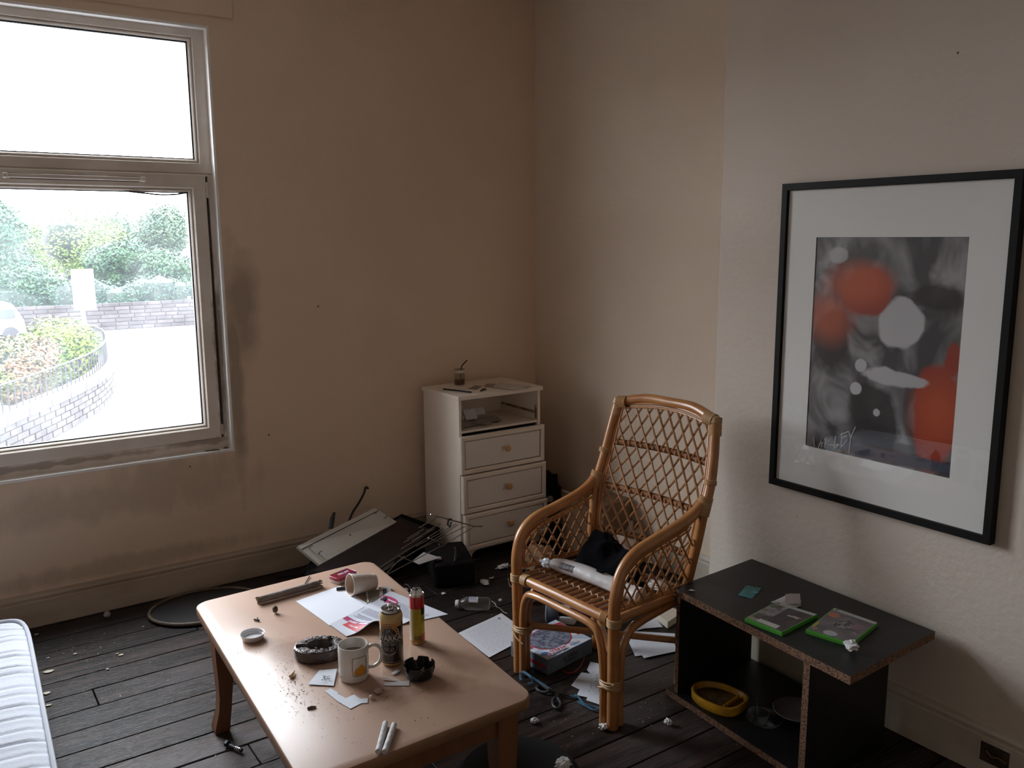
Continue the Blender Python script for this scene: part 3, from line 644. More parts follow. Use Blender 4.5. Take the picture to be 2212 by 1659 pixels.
# game cases
m_green = mat('green_plastic', (.07, .30, .035), .3, spec=.5)
def case(c4, name_, label, kind):
    A, B, Cc, D = [Vector(p) for p in c4]      # A front-left, B front-right, C back-right, D back-left (top of the lid)
    h = .013
    o = (A+B+Cc+D)/4; th = thing('game_case', label, 'game case', (o.x, o.y, SZ), 'game cases on the black shelf unit')
    def P(u, v, z): q = A.lerp(B, u).lerp(D.lerp(Cc, u), v); return Vector((q.x, q.y, SZ+z))
    ring = lambda z, e: [P(e, e, z), P(1-e, e, z), P(1-e, 1-e, z), P(e, 1-e, z)]
    build('shell', MB().hexa(ring(.0006, .0), ring(h*.46, 0)).hexa(ring(h*.54, 0), ring(h, .006)).hexa(ring(h*.44, .01), ring(h*.56, .01)), m_green, th)
    def patch(n, pts, mt, z): 
        mb = MB(); mb.hexa([P(u, v, h+z) for u, v in pts], [P(u, v, h+z+.0003) for u, v in pts]); return build(n, mb, mt, th)
    def ell(cu, cv, ru, rv_, n=20): return [(cu+ru*math.cos(2*PI*i/n), cv+rv_*math.sin(2*PI*i/n)) for i in range(n)]
    rc = lambda a, b, c, d: [(a, b), (c, b), (c, d), (a, d)]
    m_band = mat('pale_band', (.42, .43, .41), .3)
    patch('title_band', rc(.03, .90, .985, .985), m_band, .0002)
    patch('round_logo', ell(.10, .945, .045, .03), mat('grey_logo', (.16, .17, .17), .3), .0006)
    mbt = lettering('XBOX 360', .009, lambda x, y_, d: P(.34+x/.14, .945+y_/.2, h+.0007)); build('band_lettering', mbt, mat('band_ink', (.25, .26, .26), .4), th)
    if kind == 0:
        patch('cover', rc(.03, .03, .97, .90), mat('cover_grey_a', (.30, .29, .30), .3, c2=(.13, .10, .10), ms=26, lo=.42, hi=.6), .0001)
        patch('dark_picture', rc(.40, .04, .965, .89), mat('cover_dark_a', (.075, .055, .055), .3, c2=(.035, .028, .035), ms=20, st=(1, 3, 1)), .0003)
        patch('inset_picture', rc(.05, .72, .30, .885), mat('cover_inset', (.20, .19, .13), .3, c2=(.04, .04, .03), ms=60), .0005)
        patch('soldier_patch', rc(.06, .16, .42, .36), mat('cover_mud', (.12, .11, .10), .3, c2=(.05, .045, .04), ms=50), .0005)
        patch('price_label', rc(.27, .045, .80, .175), mat('blank_label', (.50, .49, .46), .5), .0008)
        patch('rating_mark', rc(.04, .05, .16, .15), mat('mark_olive', (.30, .29, .14), .4), .0008)
        patch('cover_title', [(.58, .60), (.66, .585), (.74, .60), (.86, .575), (.84, .61), (.90, .66), (.72, .665), (.66, .64), (.60, .655)], mat('cover_ink', (.38, .34, .34), .4), .0008)
    else:
        patch('cover', rc(.03, .03, .97, .90), mat('cover_grey_b', (.17, .15, .16), .3, c2=(.11, .095, .10), ms=16, lo=.4, hi=.62), .0001)
        patch('orange_patch', ell(.17, .74, .13, .09), mat('cover_orange', (.55, .14, .05), .3, c2=(.30, .16, .13), ms=30), .0004)
        patch('pink_patch', ell(.76, .60, .16, .11), mat('cover_pink', (.26, .13, .14), .3, c2=(.18, .13, .14), ms=22), .0004)
        patch('figure_patch', [(.30, .40), (.48, .36), (.66, .42), (.72, .60), (.58, .74), (.44, .72), (.30, .60)], mat('cover_figure', (.24, .23, .24), .3, c2=(.05, .045, .05), ms=55, lo=.45, hi=.55), .0006)
        patch('yellow_mark', rc(.035, .16, .09, .36), mat('cover_yellow', (.42, .30, .04), .4), .0006)
        patch('age_mark', ell(.13, .12, .055, .04), mat('age_pink', (.40, .27, .24), .4), .0008)
        patch('round_label', ell(.47, .12, .15, .085), mat('blank_label2', (.40, .40, .41), .5), .0008)
        mbt = lettering('18', .010, lambda x, y_, d: P(.13+x/.135, .12+y_/.19, h+.0013)); build('age_number', mbt, mat('dark_ink', (.05, .04, .04), .5), th)
        mbt = lettering('II', .016, lambda x, y_, d: P(.84+x/.135, .36+y_/.19, h+.001), bold=True); build('cover_title', mbt, mat('cover_ink', (.38, .34, .34), .4), th)
zc = SZ+.013
case([F(1608.5, 1335, zc), F(1689, 1366.6, zc), F(1766.7, 1327, zc), F(1676, 1299, zc)], 'a', 'green game case with a blank white label strip, nearer the chair', 0)
case([F(1740, 1360, zc), F(1840, 1391, zc), F(1897, 1345, zc), F(1802, 1312, zc)], 'b', 'green game case with an oval pale sticker and orange patch', 1)
cpt = F(1619, 1279, SZ); cq = [F(1594, 1287, SZ), F(1624, 1294, SZ), F(1645, 1272, SZ), F(1612, 1265, SZ)]
tf, _ = sheet('foil_packet', cq, mat('teal_foil', (.015, .16, .19), .25, .3, c2=(.05, .28, .30), ms=60), 'small teal foil packet on the black shelf top', 'packet', amp=.003)
mbt = lettering('XX', .02, lambda x, y_, d: F(1632, 1279, SZ+.006)+Vector((x*.3-y_*.9, -x*.9-y_*.3, 0))*.8); build('print_marks', mbt, mat('pale_teal', (.2, .45, .45), .4), tf)
sheet('till_receipt', [F(1664, 1303, SZ), F(1720, 1318, SZ), F(1742, 1300, SZ), F(1696, 1292, SZ)], m_papd, 'crumpled grey till receipt behind the left game case', 'receipt', amp=.012, curl=lambda u, v: .012*math.sin(u*5)*v)
sheet('till_receipt', [F(1700, 1306, SZ+.012), F(1730, 1306, SZ+.010), F(1728, 1284, SZ+.02), F(1696, 1285, SZ+.024)], m_papd, 'upturned end of a receipt behind the game cases', 'receipt', amp=.004)
def crumple(name, c, r_, mt, label, cat, seed=0, sq_=(1, 1, .6), grp=None, amp=.5, sub=3, parent=None):
    b = bmesh.new(); bmesh.ops.create_icosphere(b, subdivisions=sub, radius=1)
    for v in b.verts:
        n = v.co.normalized(); k_ = 1+amp*.55*(abs(nz(n, 2.4, seed))*2-.5)+amp*.45*abs(nz(n, 4.5, seed+3))-amp*.15
        v.co = Vector((n.x*sq_[0], n.y*sq_[1], n.z*sq_[2]))*r_*min(max(k_, .55), 1.35)
    mz = min(v.co.z for v in b.verts)
    for v in b.verts: v.co += Vector(c)-Vector((0, 0, mz-.0006))
    return build(name, MB().bm(b), mt, parent, label=label, cat=cat, group=grp, sharp=25)
m_tis = mat('white_tissue', (.66, .66, .66), .85)
crumple('tissue', F(1838, 1408, SZ), .020, m_tis, 'small crumpled white tissue at the corner of the right game case', 'tissue', 3, (.9, 1.2, .8), amp=.8)
sheet('paper_scrap', [F(1487, 1276, SZ), F(1494, 1278, SZ), F(1502, 1277, SZ), F(1493, 1274, SZ)], m_papc, 'tiny pale scrap at the left end of the shelf top', 'scrap', amp=.003, nu=4, nv=4)
# inside: yellow tray, glass, saucer
zi = .0245
yc = F(1551, 1520, zi); Ly = (F(1600, 1545, zi)-F(1497, 1500, zi)); ay = math.atan2(Ly.y, Ly.x)
yt = thing('yellow_tray', 'yellow plastic dish with dark residue on the bottom shelf', 'dish', yc)
m_yel = mat('yellow_plastic', (.62, .33, .015), .4, c2=(.40, .20, .01), ms=12)
def outl(wx, wy, n=56):
    o = []
    for i in range(n):
        a = 2*PI*i/n; cx_, cy_ = math.cos(a), math.sin(a); p = 3.2 if cx_ > 0 else 2.0
        rr = (abs(cx_)**p+abs(cy_)**p)**(-1/p); o.append((rr*cx_*wx, rr*cy_*wy))
    return o
def ringstack(rows, T):
    mb = MB(); n = len(rows[0][0]); vs = []
    for o, z in rows: vs += [T @ Vector((a, b, z)) for a, b in o]
    fs = [(i*n+k_, i*n+(k_+1) % n, (i+1)*n+(k_+1) % n, (i+1)*n+k_) for i in range(len(rows)-1) for k_ in range(n)]
    fs += [tuple(range(n))[::-1], tuple((len(rows)-1)*n+k_ for k_ in range(n))]
    return mb.add(vs, fs)
Ty = Matrix.Translation(yc) @ Matrix.Rotation(ay, 4, 'Z')
build('dish_body', ringstack([(outl(.088, .066), 0), (outl(.098, .075), .010), (outl(.100, .077), .034), (outl(.098, .075), .0395), (outl(.0915, .069), .0395), (outl(.086, .063), .030), (outl(.082, .060), .014)], Ty), m_yel, yt)
build('residue', ringstack([(outl(.081, .059), .0145), (outl(.0835, .0608), .022), (outl(.078, .056), .023)], Ty), mat('dark_residue', (.05, .028, .012), .6, c2=(.14, .08, .02), ms=30, bump=.4), yt)
build('divider', MB().box(yc+rotz(ay) @ Vector((.052, 0, .028)), (.007, .1, .016), R=rotz(ay), bev=.002), m_yel, yt)
m_cl = clear('clear_glassware', (.94, .96, .96), haze=.05)
gc = F(1650, 1562, zi); gt = thing('glass_ashtray', 'clear glass dish with a stirrer on the bottom shelf', 'glass dish', gc)
build('dish_body', MB().lathe([(.001, .002), (.035, .002), (.055, .012), (.062, .022), (.060, .024), (.052, .014), (.033, .006), (.001, .006)], 28, gc), m_cl, gt)
build('inner_glass', MB().lathe([(.018, .008), (.030, .010), (.036, .040), (.034, .040), (.027, .014), (.001, .012)], 24, gc+Vector((-.015, .012, .0))), m_cl, gt)
build('metal_stirrer', MB().tube([gc+Vector((-.01, .02, .012)), gc+Vector((-.012, .022, .085))], .0022, 6), mat('bright_metal', (.7, .7, .7), .15, 1), gt)
sc = F(1722, 1545, zi)
build('saucer', MB().lathe([(.001, .004), (.035, .004), (.075, .016), (.082, .022), (.080, .024), (.072, .019), (.034, .009), (.001, .009)], 36, sc), mat('grey_china', (.20, .20, .20), .3, c2=(.15, .13, .12), ms=14), label='grey saucer half hidden by the shelf upright', cat='saucer')

# ------------------------------------------------------------------ rattan armchair
m_rat = mat('honey_rattan', (.36, .145, .045), .32, c2=(.46, .21, .075), ms=9, coat=.3, rand=.04)
m_rat2 = mat('pale_rattan', (.40, .20, .085), .38, c2=(.30, .13, .05), ms=14, coat=.2, rand=.06)
m_rat3 = mat('dull_rattan', (.24, .105, .04), .6, c2=(.17, .07, .025), ms=20, spec=.25)
m_bind = mat('cane_binding', (.52, .33, .17), .5, c2=(.40, .23, .10), ms=30)
L0, R0 = Vector((1.772, 2.525, 0)), Vector((1.806, 2.022, 0))
ac = thing('rattan_armchair', 'honey-coloured rattan armchair with lattice back and curved arms', 'armchair', ((L0.x+R0.x)/2+.2, 2.3, 0))
def part(n, mb, mt=None, **k_): return build(n, mb, mt or m_rat, ac, **k_)
zv = lambda x, y_, z: Vector((x, y_, z))
upL = [zv(2.252, 2.518, 1.000), zv(2.222, 2.522, .90), zv(2.195, 2.528, .80), zv(2.162, 2.540, .675), zv(2.142, 2.532, .56), zv(2.128, 2.525, .44), zv(2.130, 2.510, .30), zv(2.140, 2.500, .0)]
upR = [zv(2.290, 2.045, 1.000), zv(2.262, 2.022, .88), zv(2.238, 2.012, .78), zv(2.212, 2.014, .69), zv(2.200, 2.028, .58), zv(2.198, 2.058, .45), zv(2.200, 2.085, .33), zv(2.205, 2.105, .0)]
RT = .019
for nm, up in (('back_post', upL), ('back_post', upR)): part(nm, MB().tube(smooth(up, 5), RT*.95, 12))
midT = (upL[0]+upR[0])/2+Vector((.035, 0, .028))
part('top_rail', MB().tube(smooth([upL[0], upL[0].lerp(midT, .5)+Vector((.012, 0, .012)), midT, upR[0].lerp(midT, .5)+Vector((.012, 0, .012)), upR[0]], 6), RT*1.05, 12))
armL = [L0, zv(1.770, 2.527, .2), zv(1.768, 2.530, .38), zv(1.772, 2.535, .47), zv(1.800, 2.540, .545), zv(1.860, 2.543, .590), zv(1.95, 2.545, .612), zv(2.05, 2.545, .638), zv(2.12, 2.543, .668), zv(2.165, 2.540, .71)]
armR = [R0, zv(1.806, 2.022, .2), zv(1.808, 2.024, .38), zv(1.815, 2.026, .47), zv(1.845, 2.030, .548), zv(1.905, 2.032, .597), zv(1.99, 2.032, .624), zv(2.08, 2.030, .648), zv(2.16, 2.024, .68), zv(2.215, 2.016, .725)]
for a in (armL, armR): part('arm', MB().tube(smooth(a, 6), RT*1.08, 14))
# binding wraps at joints
def wrap(c, ax, r_, n, pitch, mt=m_bind, name='binding'):
    ax = Vector(ax).normalized(); mb = MB(); o = ax.orthogonal().normalized(); q = ax.cross(o)
    for i in range(n):
        cc = Vector(c)+ax*(i-(n-1)/2)*pitch
        mb.tube([cc+o*math.cos(t*2*PI/12)*r_+q*math.sin(t*2*PI/12)*r_ for t in range(12)], pitch*.55, 5, closed=True)
    return part(name, mb, mt)
for up, arm in ((upL, armL), (upR, armR)):
    wrap(up[3]+Vector((0, 0, .02)), up[3]-up[2], RT*1.22, 11, .0062)
    wrap(up[0]+Vector((0, 0, -.02)), up[1]-up[0], RT*1.12, 12, .0055)
    d = (midT-up[0]); wrap(up[0]+d*.10, d, RT*1.2, 8, .0055)
    wrap(up[2]+Vector((0, 0, .012)), up[2]-up[1], RT*1.06, 3, .006)
    part('corner_knot', MB().lathe([(.001, -.021), (.015, -.016), (.022, 0), (.015, .017), (.001, .021)], 12, up[0]), m_bind)
# seat frame
sz = .38
fl_, fr_ = zv(1.776, 2.512, sz), zv(1.812, 2.036, sz); bl_, br_ = zv(2.130, 2.500, sz-.005), zv(2.190, 2.080, sz-.005)
part('front_rail', MB().tube([fl_, fr_], RT*.98, 12))
part('side_rail', MB().tube([fl_+Vector((0, .005, .0)), bl_+Vector((0, .012, 0))], RT*.9, 10)); part('side_rail', MB().tube([fr_+Vector((0, -.004, 0)), br_], RT*.9, 10))
part('back_rail', MB().tube([bl_, br_], RT*.85, 10))
for a, d in ((fl_, fr_-fl_), (fr_, fl_-fr_)): wrap(a+d.normalized()*.028, d, RT*1.12, 5, .006)
for p in (armL[2], armR[2]): wrap(p, (0, 0, 1), RT*1.2, 5, .006)
# seat rods, front to back, with two cross tapes
nrod = 15
for i in range(nrod):
    t = (i+.6)/nrod; a = fl_.lerp(fr_, t)+Vector((.012, 0, .010)); b = bl_.lerp(br_, t)+Vector((-.006, 0, .012))
    part('seat_rod', MB().tube([a, a.lerp(b, .5)+Vector((0, rnd.uniform(-.003, .003), .002)), b], .0072, 7), m_rat2)
for tt in (.22, .55, .85):
    mb = MB(); pts = []
    for i in range(nrod*2+1):
        t = (i/(nrod*2)); p = (fl_.lerp(fr_, t)).lerp(bl_.lerp(br_, t), tt); pts.append(p+Vector((.004*(-1)**i, 0, .012+.008*(-1)**i)))
    part('seat_binding', mb.tube(pts, .0035, 5), m_bind)
# arched braces beside the front legs
d = (R0-L0).normalized(); o_ = Vector((-.008, 0, 0)); RA = .0145
a0 = L0+d*.036; a1 = R0-d*.036
part('arch_brace', MB().tube(smooth([a0+o_, a0+o_+zv(0, 0, .15), a0+o_+d*.002+zv(0, 0, .255), a0+o_+d*.018+zv(0, 0, .315), a0+o_+d*.06+zv(0, 0, .342), (a0+a1)/2+o_+zv(0, 0, .345), a1+o_-d*.06+zv(0, 0, .342), a1+o_-d*.02+zv(0, 0, .30), a1+o_-d*.004+zv(0, 0, .22), a1+o_+zv(0, 0, .12), a1+o_], 5), RA, 10))
for P0, PB, sgn in ((L0, bl_, -1), (R0, br_, 1)):
    e_ = Vector((PB.x-P0.x, PB.y-P0.y, 0)).normalized(); b0 = P0+e_*.036+Vector((0, 0.0, 0))
    part('side_arch', MB().tube(smooth([b0, b0+zv(0, 0, .15), b0+e_*.004+zv(0, 0, .24), b0+e_*.03+zv(0, 0, .305), b0+e_*.08+zv(0, 0, .335), b0+e_*.2+zv(0, 0, .345), b0+e_*.30+zv(0, 0, .35)], 5), RA, 10))
for P0 in (L0, R0):
    sg = 1 if P0 is L0 else -1
    mb = MB()
    for i in range(4):
        z = (.175 if P0 is L0 else .150)+i*.006; cc = P0+d*sg*.018+Vector((.012, 0, z))
        mb.tube([cc+Vector((.030*math.cos(t*PI/8)-.008, .040*math.sin(t*PI/8), .004*math.sin(t*PI/8+i))) for t in range(16)], .0036, 5, closed=True)
    mb.tube(smooth([P0+d*sg*-.02+Vector((-.016, 0, .17)), P0+d*sg*.015+Vector((-.024, 0, .150)), P0+d*sg*.05+Vector((-.02, 0, .135))], 4), .0036, 5)
    part('leg_binding', mb, m_bind)
# diagonal stretchers
part('stretcher', MB().tube([L0+zv(.03, -.03, .19), zv(2.195, 2.115, .17)], .0125, 10)); part('stretcher', MB().tube([zv(2.135, 2.50, .165), (R0+zv(.05, .06, .215))], .0120, 10))
# inner frame canes of the back
def lerpPath(path, z):
    for a, b in zip(path, path[1:]):
        if b.z <= z <= a.z: return a.lerp(b, (a.z-z)/(a.z-b.z))
    return path[0] if z > path[0].z else path[-1]
def BK(s_, z, off=0):  # point of the back surface
    a = lerpPath(upL, z); b = lerpPath(upR, z); p = a.lerp(b, s_); p.z = z+.03*math.sin(PI*s_)*max(0, (z-.8)/.2); p.x += .030*math.sin(PI*s_)+off; return p
mg = .062
ztop = .976; zbot = .425
for k_, r_ in ((0.042, .0055), (0.062, .0045)):
    for s_ in (k_, 1-k_): part('inner_cane', MB().tube([BK(s_, z) for z in [zbot+(ztop-zbot)*i/14 for i in range(15)]], r_, 7), m_rat)
    part('inner_cane', MB().tube([BK(k_+(1-2*k_)*i/12, ztop+(.013 if k_ < .05 else 0)) for i in range(13)], r_, 7), m_rat)
for z in (.845, .675, .505): part('back_crossbar', MB().tube([BK(.03+.94*i/10, z, .015) for i in range(11)], .0130, 10), m_rat3)
Wb = .49; poly = [(mg*Wb, zbot), ((1-mg)*Wb, zbot), ((1-mg)*Wb, ztop), (mg*Wb, ztop)]
sp_ = .0500; sl = .0770/.0500
for sgn, off in ((1, .004), (-1, -.002)):
    for i in range(-12, 24):
        for a, b in clip((i*sp_+.008*(sgn > 0), zbot), (sgn*1.0, sl*1.0), poly):
            n_ = 6; pts = [BK((a[0]+(b[0]-a[0])*t/n_)/Wb, a[1]+(b[1]-a[1])*t/n_, off) for t in range(n_+1)]
            if (pts[0]-pts[-1]).length > .03: part('cane', MB().tube(pts, .0042, 6), m_rat2)
# knots where canes cross the bars
for z in (.845, .675, .505):
    for i in range(9):
        p = BK(min(.94, .08+i*.108), z, .003); part('cane_knot', MB().lathe([(.001, -.009), (.0065, -.004), (.0065, .004), (.001, .009)], 7, p), m_rat2)
# arm panels
for arm, sgn in ((armL, 1), (armR, -1)):
    path = smooth(arm, 6); up = upL if sgn > 0 else upR
    inner = [(p.x, p.z) for p in path if p.z > .405]
    cen = (2.0, .48); inn = []
    for x, z in inner:
        dx, dz = cen[0]-x, cen[1]-z; l_ = math.hypot(dx, dz)
        inn.append((x+(.027 if z < .5 and x < 1.86 else .012), z-(.0 if z < .5 else .026)))
    inn = [q for q in inn if q[1] > .405 and q[0] < 2.15]
    pol = inn+[(2.125 if sgn > 0 else 2.18, .64), (2.105 if sgn > 0 else 2.175, .408)]; x_first = inn[0][0]
    pol = pol+[(x_first, .408)]
    def AP(x, z, off=0):
        a = fl_ if sgn > 0 else fr_; t = (x-1.79)/.35; yb = (2.535 if sgn > 0 else 2.030)+(0 if sgn > 0 else .02*t*(.6-z)/.2)
        return Vector((x, yb+off, z))
    for r_, ins_ in ((.0050, 0), (.0042, .011)):
        pp = [AP(x+ins_*.8, z-(ins_ if z > .5 else 0)) for x, z in inn]; part('inner_cane', MB().tube(pp, r_, 7), m_rat)
        part('inner_cane', MB().tube([AP(x_first, .408+ins_), AP(pol[-2][0], .408+ins_)], r_, 7), m_rat)
    for s2, off in ((1, .003), (-1, -.003)):
        for i in range(-10, 18):
            for a, b in clip((1.78+i*.046, .40), (s2*1.0, 1.55), pol):
                if math.dist(a, b) > .035: part('cane', MB().tube([AP(a[0], a[1], off), AP(b[0], b[1], off)], .0038, 6), m_rat2)
    for i in range(6):
        p = AP(1.85+i*.046, .497); part('cane_knot', MB().lathe([(.001, -.010), (.0070, -.005), (.0070, .005), (.001, .010)], 7, p), m_rat2)
# black garment heaped on the seat
def heap(name, cx, cy, rx, ry, z0, fn, mt, label, cat, n=56, ang=0):
    mb = MB(); vs = []; R = rotz(ang)
    rings = 22
    for i in range(rings+1):
        t = i/rings
        for k_ in range(n):
            a = 2*PI*k_/n; e_ = 1+.12*nz((math.cos(a), math.sin(a), 0), 2.2, 5)
            q = R @ Vector((rx*t*e_*math.cos(a), ry*t*e_*math.sin(a), 0)); x, y_ = cx+q.x, cy+q.y
            h = fn(x, y_, t)*(1-t**5)
            vs.append(Vector((x, y_, z0+max(h, .0015))))
    fs = [(i*n+k_, i*n+(k_+1) % n, (i+1)*n+(k_+1) % n, (i+1)*n+k_) for i in range(rings) for k_ in range(n)]
    base = len(vs); vs += [Vector((v.x, v.y, z0)) for v in vs[-n:]]
    fs += [((rings)*n+k_, rings*n+(k_+1) % n, base+(k_+1) % n, base+k_) for k_ in range(n)]+[tuple(base+k_ for k_ in range(n))[::-1]]
    mb.add(vs, fs); return build(name, mb, mt, label=label, cat=cat, sharp=80)
g_ = lambda x, y_, cx, cy, s_, h: h*math.exp(-((x-cx)**2+(y_-cy)**2)/s_**2)
def fold(x, y_, s=14, o=0): return 1-abs(nz((x, y_, 0), s, o))*2
m_cloth = mat('black_cloth', (.0035, .0035, .005), .95, bump=.3, bs=200, spec=.1)
heap('black_garment', 2.04, 2.32, .085, .170, sz+.018, lambda x, y_, t: .03+g_(x, y_, 2.05, 2.37, .11, .10)+g_(x, y_, 2.07, 2.445, .035, .065)+g_(x, y_, 2.07, 2.20, .07, .06)+.016*fold(x, y_, 11, 2)+.006*fold(x, y_, 30, 7), m_cloth, 'black garment heaped at the back of the rattan chair seat', 'clothing')
# rolled white plastic mailer with barcode
A = Vector((1.895, 2.470, sz+.0455)); B = Vector((1.965, 2.065, sz+.047)); dd = (B-A); ax = dd.normalized(); sd = Vector((0, 0, 1)).cross(ax).normalized(); up_ = ax.cross(sd)
rl = thing('rolled_mailer', 'rolled white plastic mailer with a barcode on the chair seat', 'package', A.lerp(B, .5)-Vector((0, 0, .027)))
def RP(t, a, k_=1.0):
    rr = .026*(1+.10*nz((t*3, math.cos(a), math.sin(a)), 1.7, 4))*(1-.35*max(0, .12-t)/.12)
    p = A+dd*t+Vector((0, 0, .006*math.sin(t*5))); return p+(sd*math.cos(a)*rr*1.25+up_*math.sin(a)*rr)*k_
mb = MB(); vs = [RP(i/30, 2*PI*k_/20) for i in range(31) for k_ in range(20)]; vs = [Vector((v.x, v.y, max(v.z, sz+.0185))) for v in vs]
fs = [(i*20+k_, i*20+(k_+1) % 20, (i+1)*20+(k_+1) % 20, (i+1)*20+k_) for i in range(30) for k_ in range(20)]+[tuple(range(20))[::-1], tuple(600+k_ for k_ in range(20))]
build('plastic_roll', mb.add(vs, fs), mat('white_plastic_film', (.60, .575, .58), .4, c2=(.54, .51, .52), ms=12, bump=.3, bs=30), rl)
crumple('twisted_end', A+Vector((-.012, .022, -.024)), .022, mat('bluish_film', (.62, .66, .74), .35), None, None, 5, (1.0, 1.4, .8), amp=.5, parent=rl)
mb = MB(); x = 0; rb = random.Random(4)
while x < .072:
    wd = rb.choice((.0014, .0022, .0034)); t0 = .135+x/.41; t1 = t0+wd/.41
    a_s = [PI*.70+PI*.30*q/4 for q in range(5)]
    for q in range(4): mb.add([RP(t0, a_s[q], 1.02), RP(t1, a_s[q], 1.02), RP(t1, a_s[q+1], 1.02), RP(t0, a_s[q+1], 1.02)], [(0, 1, 2, 3)])
    x += wd+rb.choice((.0013, .002, .003))
mb.keepn = True
build('barcode', mb, mat('barcode_ink', (.03, .025, .04), .5), rl)
crumple('black_shred', RP(.56, PI*.5, 1.0), .010, m_cloth, 'black shred lying on the rolled white mailer', 'scrap', 9, (1.0, 2.0, .4), amp=.9)
# white package partly hidden behind the right arm
crumple('white_wrapper', zv(2.09, 2.12, sz+.016), .03, mat('white_plastic_film', (.6, .6, .6)), 'white crumpled wrapper on the seat beside the right arm', 'wrapper', 12, (1.1, 1.5, .5), amp=.4)
# ------------------------------------------------------------------ coffee table
TZ = .45
m_tab = mat('beech_laminate', (.455, .30, .225), .33, c2=(.49, .33, .25), ms=2.2, st=(3, .5, 1), spec=.5, lo=.3, hi=.7)
blobs(m_tab, (.24, .125, .08), [((.80, 2.33, .45), (.07, .09, .05), .6), ((.73, 2.40, .45), (.05, .06, .05), .55), ((1.08, 1.95, .45), (.16, .12, .05), .45), ((.92, 2.2, .45), (.12, .1, .05), .35)], .8, 24)
m_tabe = mat('beech_edge', (.30, .16, .085), .42, c2=(.25, .13, .065), ms=4, st=(1, 1, 6))
m_leg = mat('beech_leg', (.20, .085, .034), .45, c2=(.16, .065, .026), ms=4, st=(6, 6, .8))
tTL, tTR, tBR, tBL = [Vector((*p, 0)) for p in ((.664, 2.832), (1.318, 2.850), (1.247, 1.698), (.600, 1.690))]
def T(u, v, z=TZ): return tTL.lerp(tTR, u).lerp(tBL.lerp(tBR, u), v)+Vector((0, 0, z))
tb = thing('coffee_table', 'beech-effect coffee table with rounded corners and shaped legs', 'table', T(.5, .5, 0))
def round_out(r, n=6):
    w_, h_ = .652, 1.145; return [(.5+x/w_, .5-y_/h_) for x, y_ in rrect(w_, h_, r, n)]
oo = round_out(.045); oi = round_out(.045)
def tring(z, e_): return [T(.5+(u-.5)*(1-e_/.326), .5+(v-.5)*(1-e_/.572), z) for u, v in oo]
mb = MB(); rings = [tring(TZ-.034, .006), tring(TZ-.030, .001), tring(TZ-.006, 0), tring(TZ-.002, .001), tring(TZ, .004)]
n = len(oo); vs = [p for r_ in rings for p in r_]
fs = [(i*n+k_, i*n+(k_+1) % n, (i+1)*n+(k_+1) % n, (i+1)*n+k_) for i in range(len(rings)-1) for k_ in range(n)]
mb.add(vs, fs, 1); mb.f.append(tuple(range((len(rings)-1)*n, len(rings)*n))); mb.m.append(0); mb.f.append(tuple(range(n))[::-1]); mb.m.append(1)
build('table_top', mb, [m_tab, m_tabe], tb, sharp=50)
def tbar(u0, u1, v0, v1, z0, z1): return MB().hexa([T(u0, v0, z0), T(u1, v0, z0), T(u1, v1, z0), T(u0, v1, z0)], [T(u0, v0, z1), T(u1, v0, z1), T(u1, v1, z1), T(u0, v1, z1)])
iu, iv = .055, .032
for a in ((iu+.02, iu+.05, .06, .94), (1-iu-.05, 1-iu-.02, .06, .94), (.10, .90, iv+.01, iv+.028), (.10, .90, 1-iv-.028, 1-iv-.01)):
    build('apron', tbar(*a, TZ-.105, TZ-.034), m_leg, tb)
for u, v, su, sv in ((iu, iv, 1, 1), (1-iu, iv, -1, 1), (iu, 1-iv, 1, -1), (1-iu, 1-iv, -1, -1)):
    c = T(u, v, 0); mb = MB(); rows = [(TZ-.034, .0, .062), (TZ-.10, .0, .062), (TZ-.17, .002, .058), (.20, .006, .050), (.13, .008, .042), (.08, .004, .042), (.035, -.006, .047), (.012, -.010, .050), (0, -.009, .046)]
    sec = []
    for z, ofs, wd in rows:
        p = c+Vector((su*ofs, -sv*ofs, z)); x0 = p.x; y0 = p.y; sx_, sy_ = su, -sv
        q = [(0, 0), (wd, 0), (wd, wd), (0, wd)]; sec.append([Vector((x0+sx_*a, y0+sy_*b, z)) for a, b in q])
    vs = [p for s_ in sec for p in s_]; fs = [(i*4+k_, i*4+(k_+1) % 4, i*4+4+(k_+1) % 4, i*4+4+k_) for i in range(len(sec)-1) for k_ in range(4)]+[(3, 2, 1, 0), tuple(4*(len(sec)-1)+k_ for k_ in range(4))]
    build('leg', mb.add(vs, fs), m_leg, tb, sharp=30)
zt = TZ+.0006
Ft = lambda px, py, z=zt: F(px, py, z)
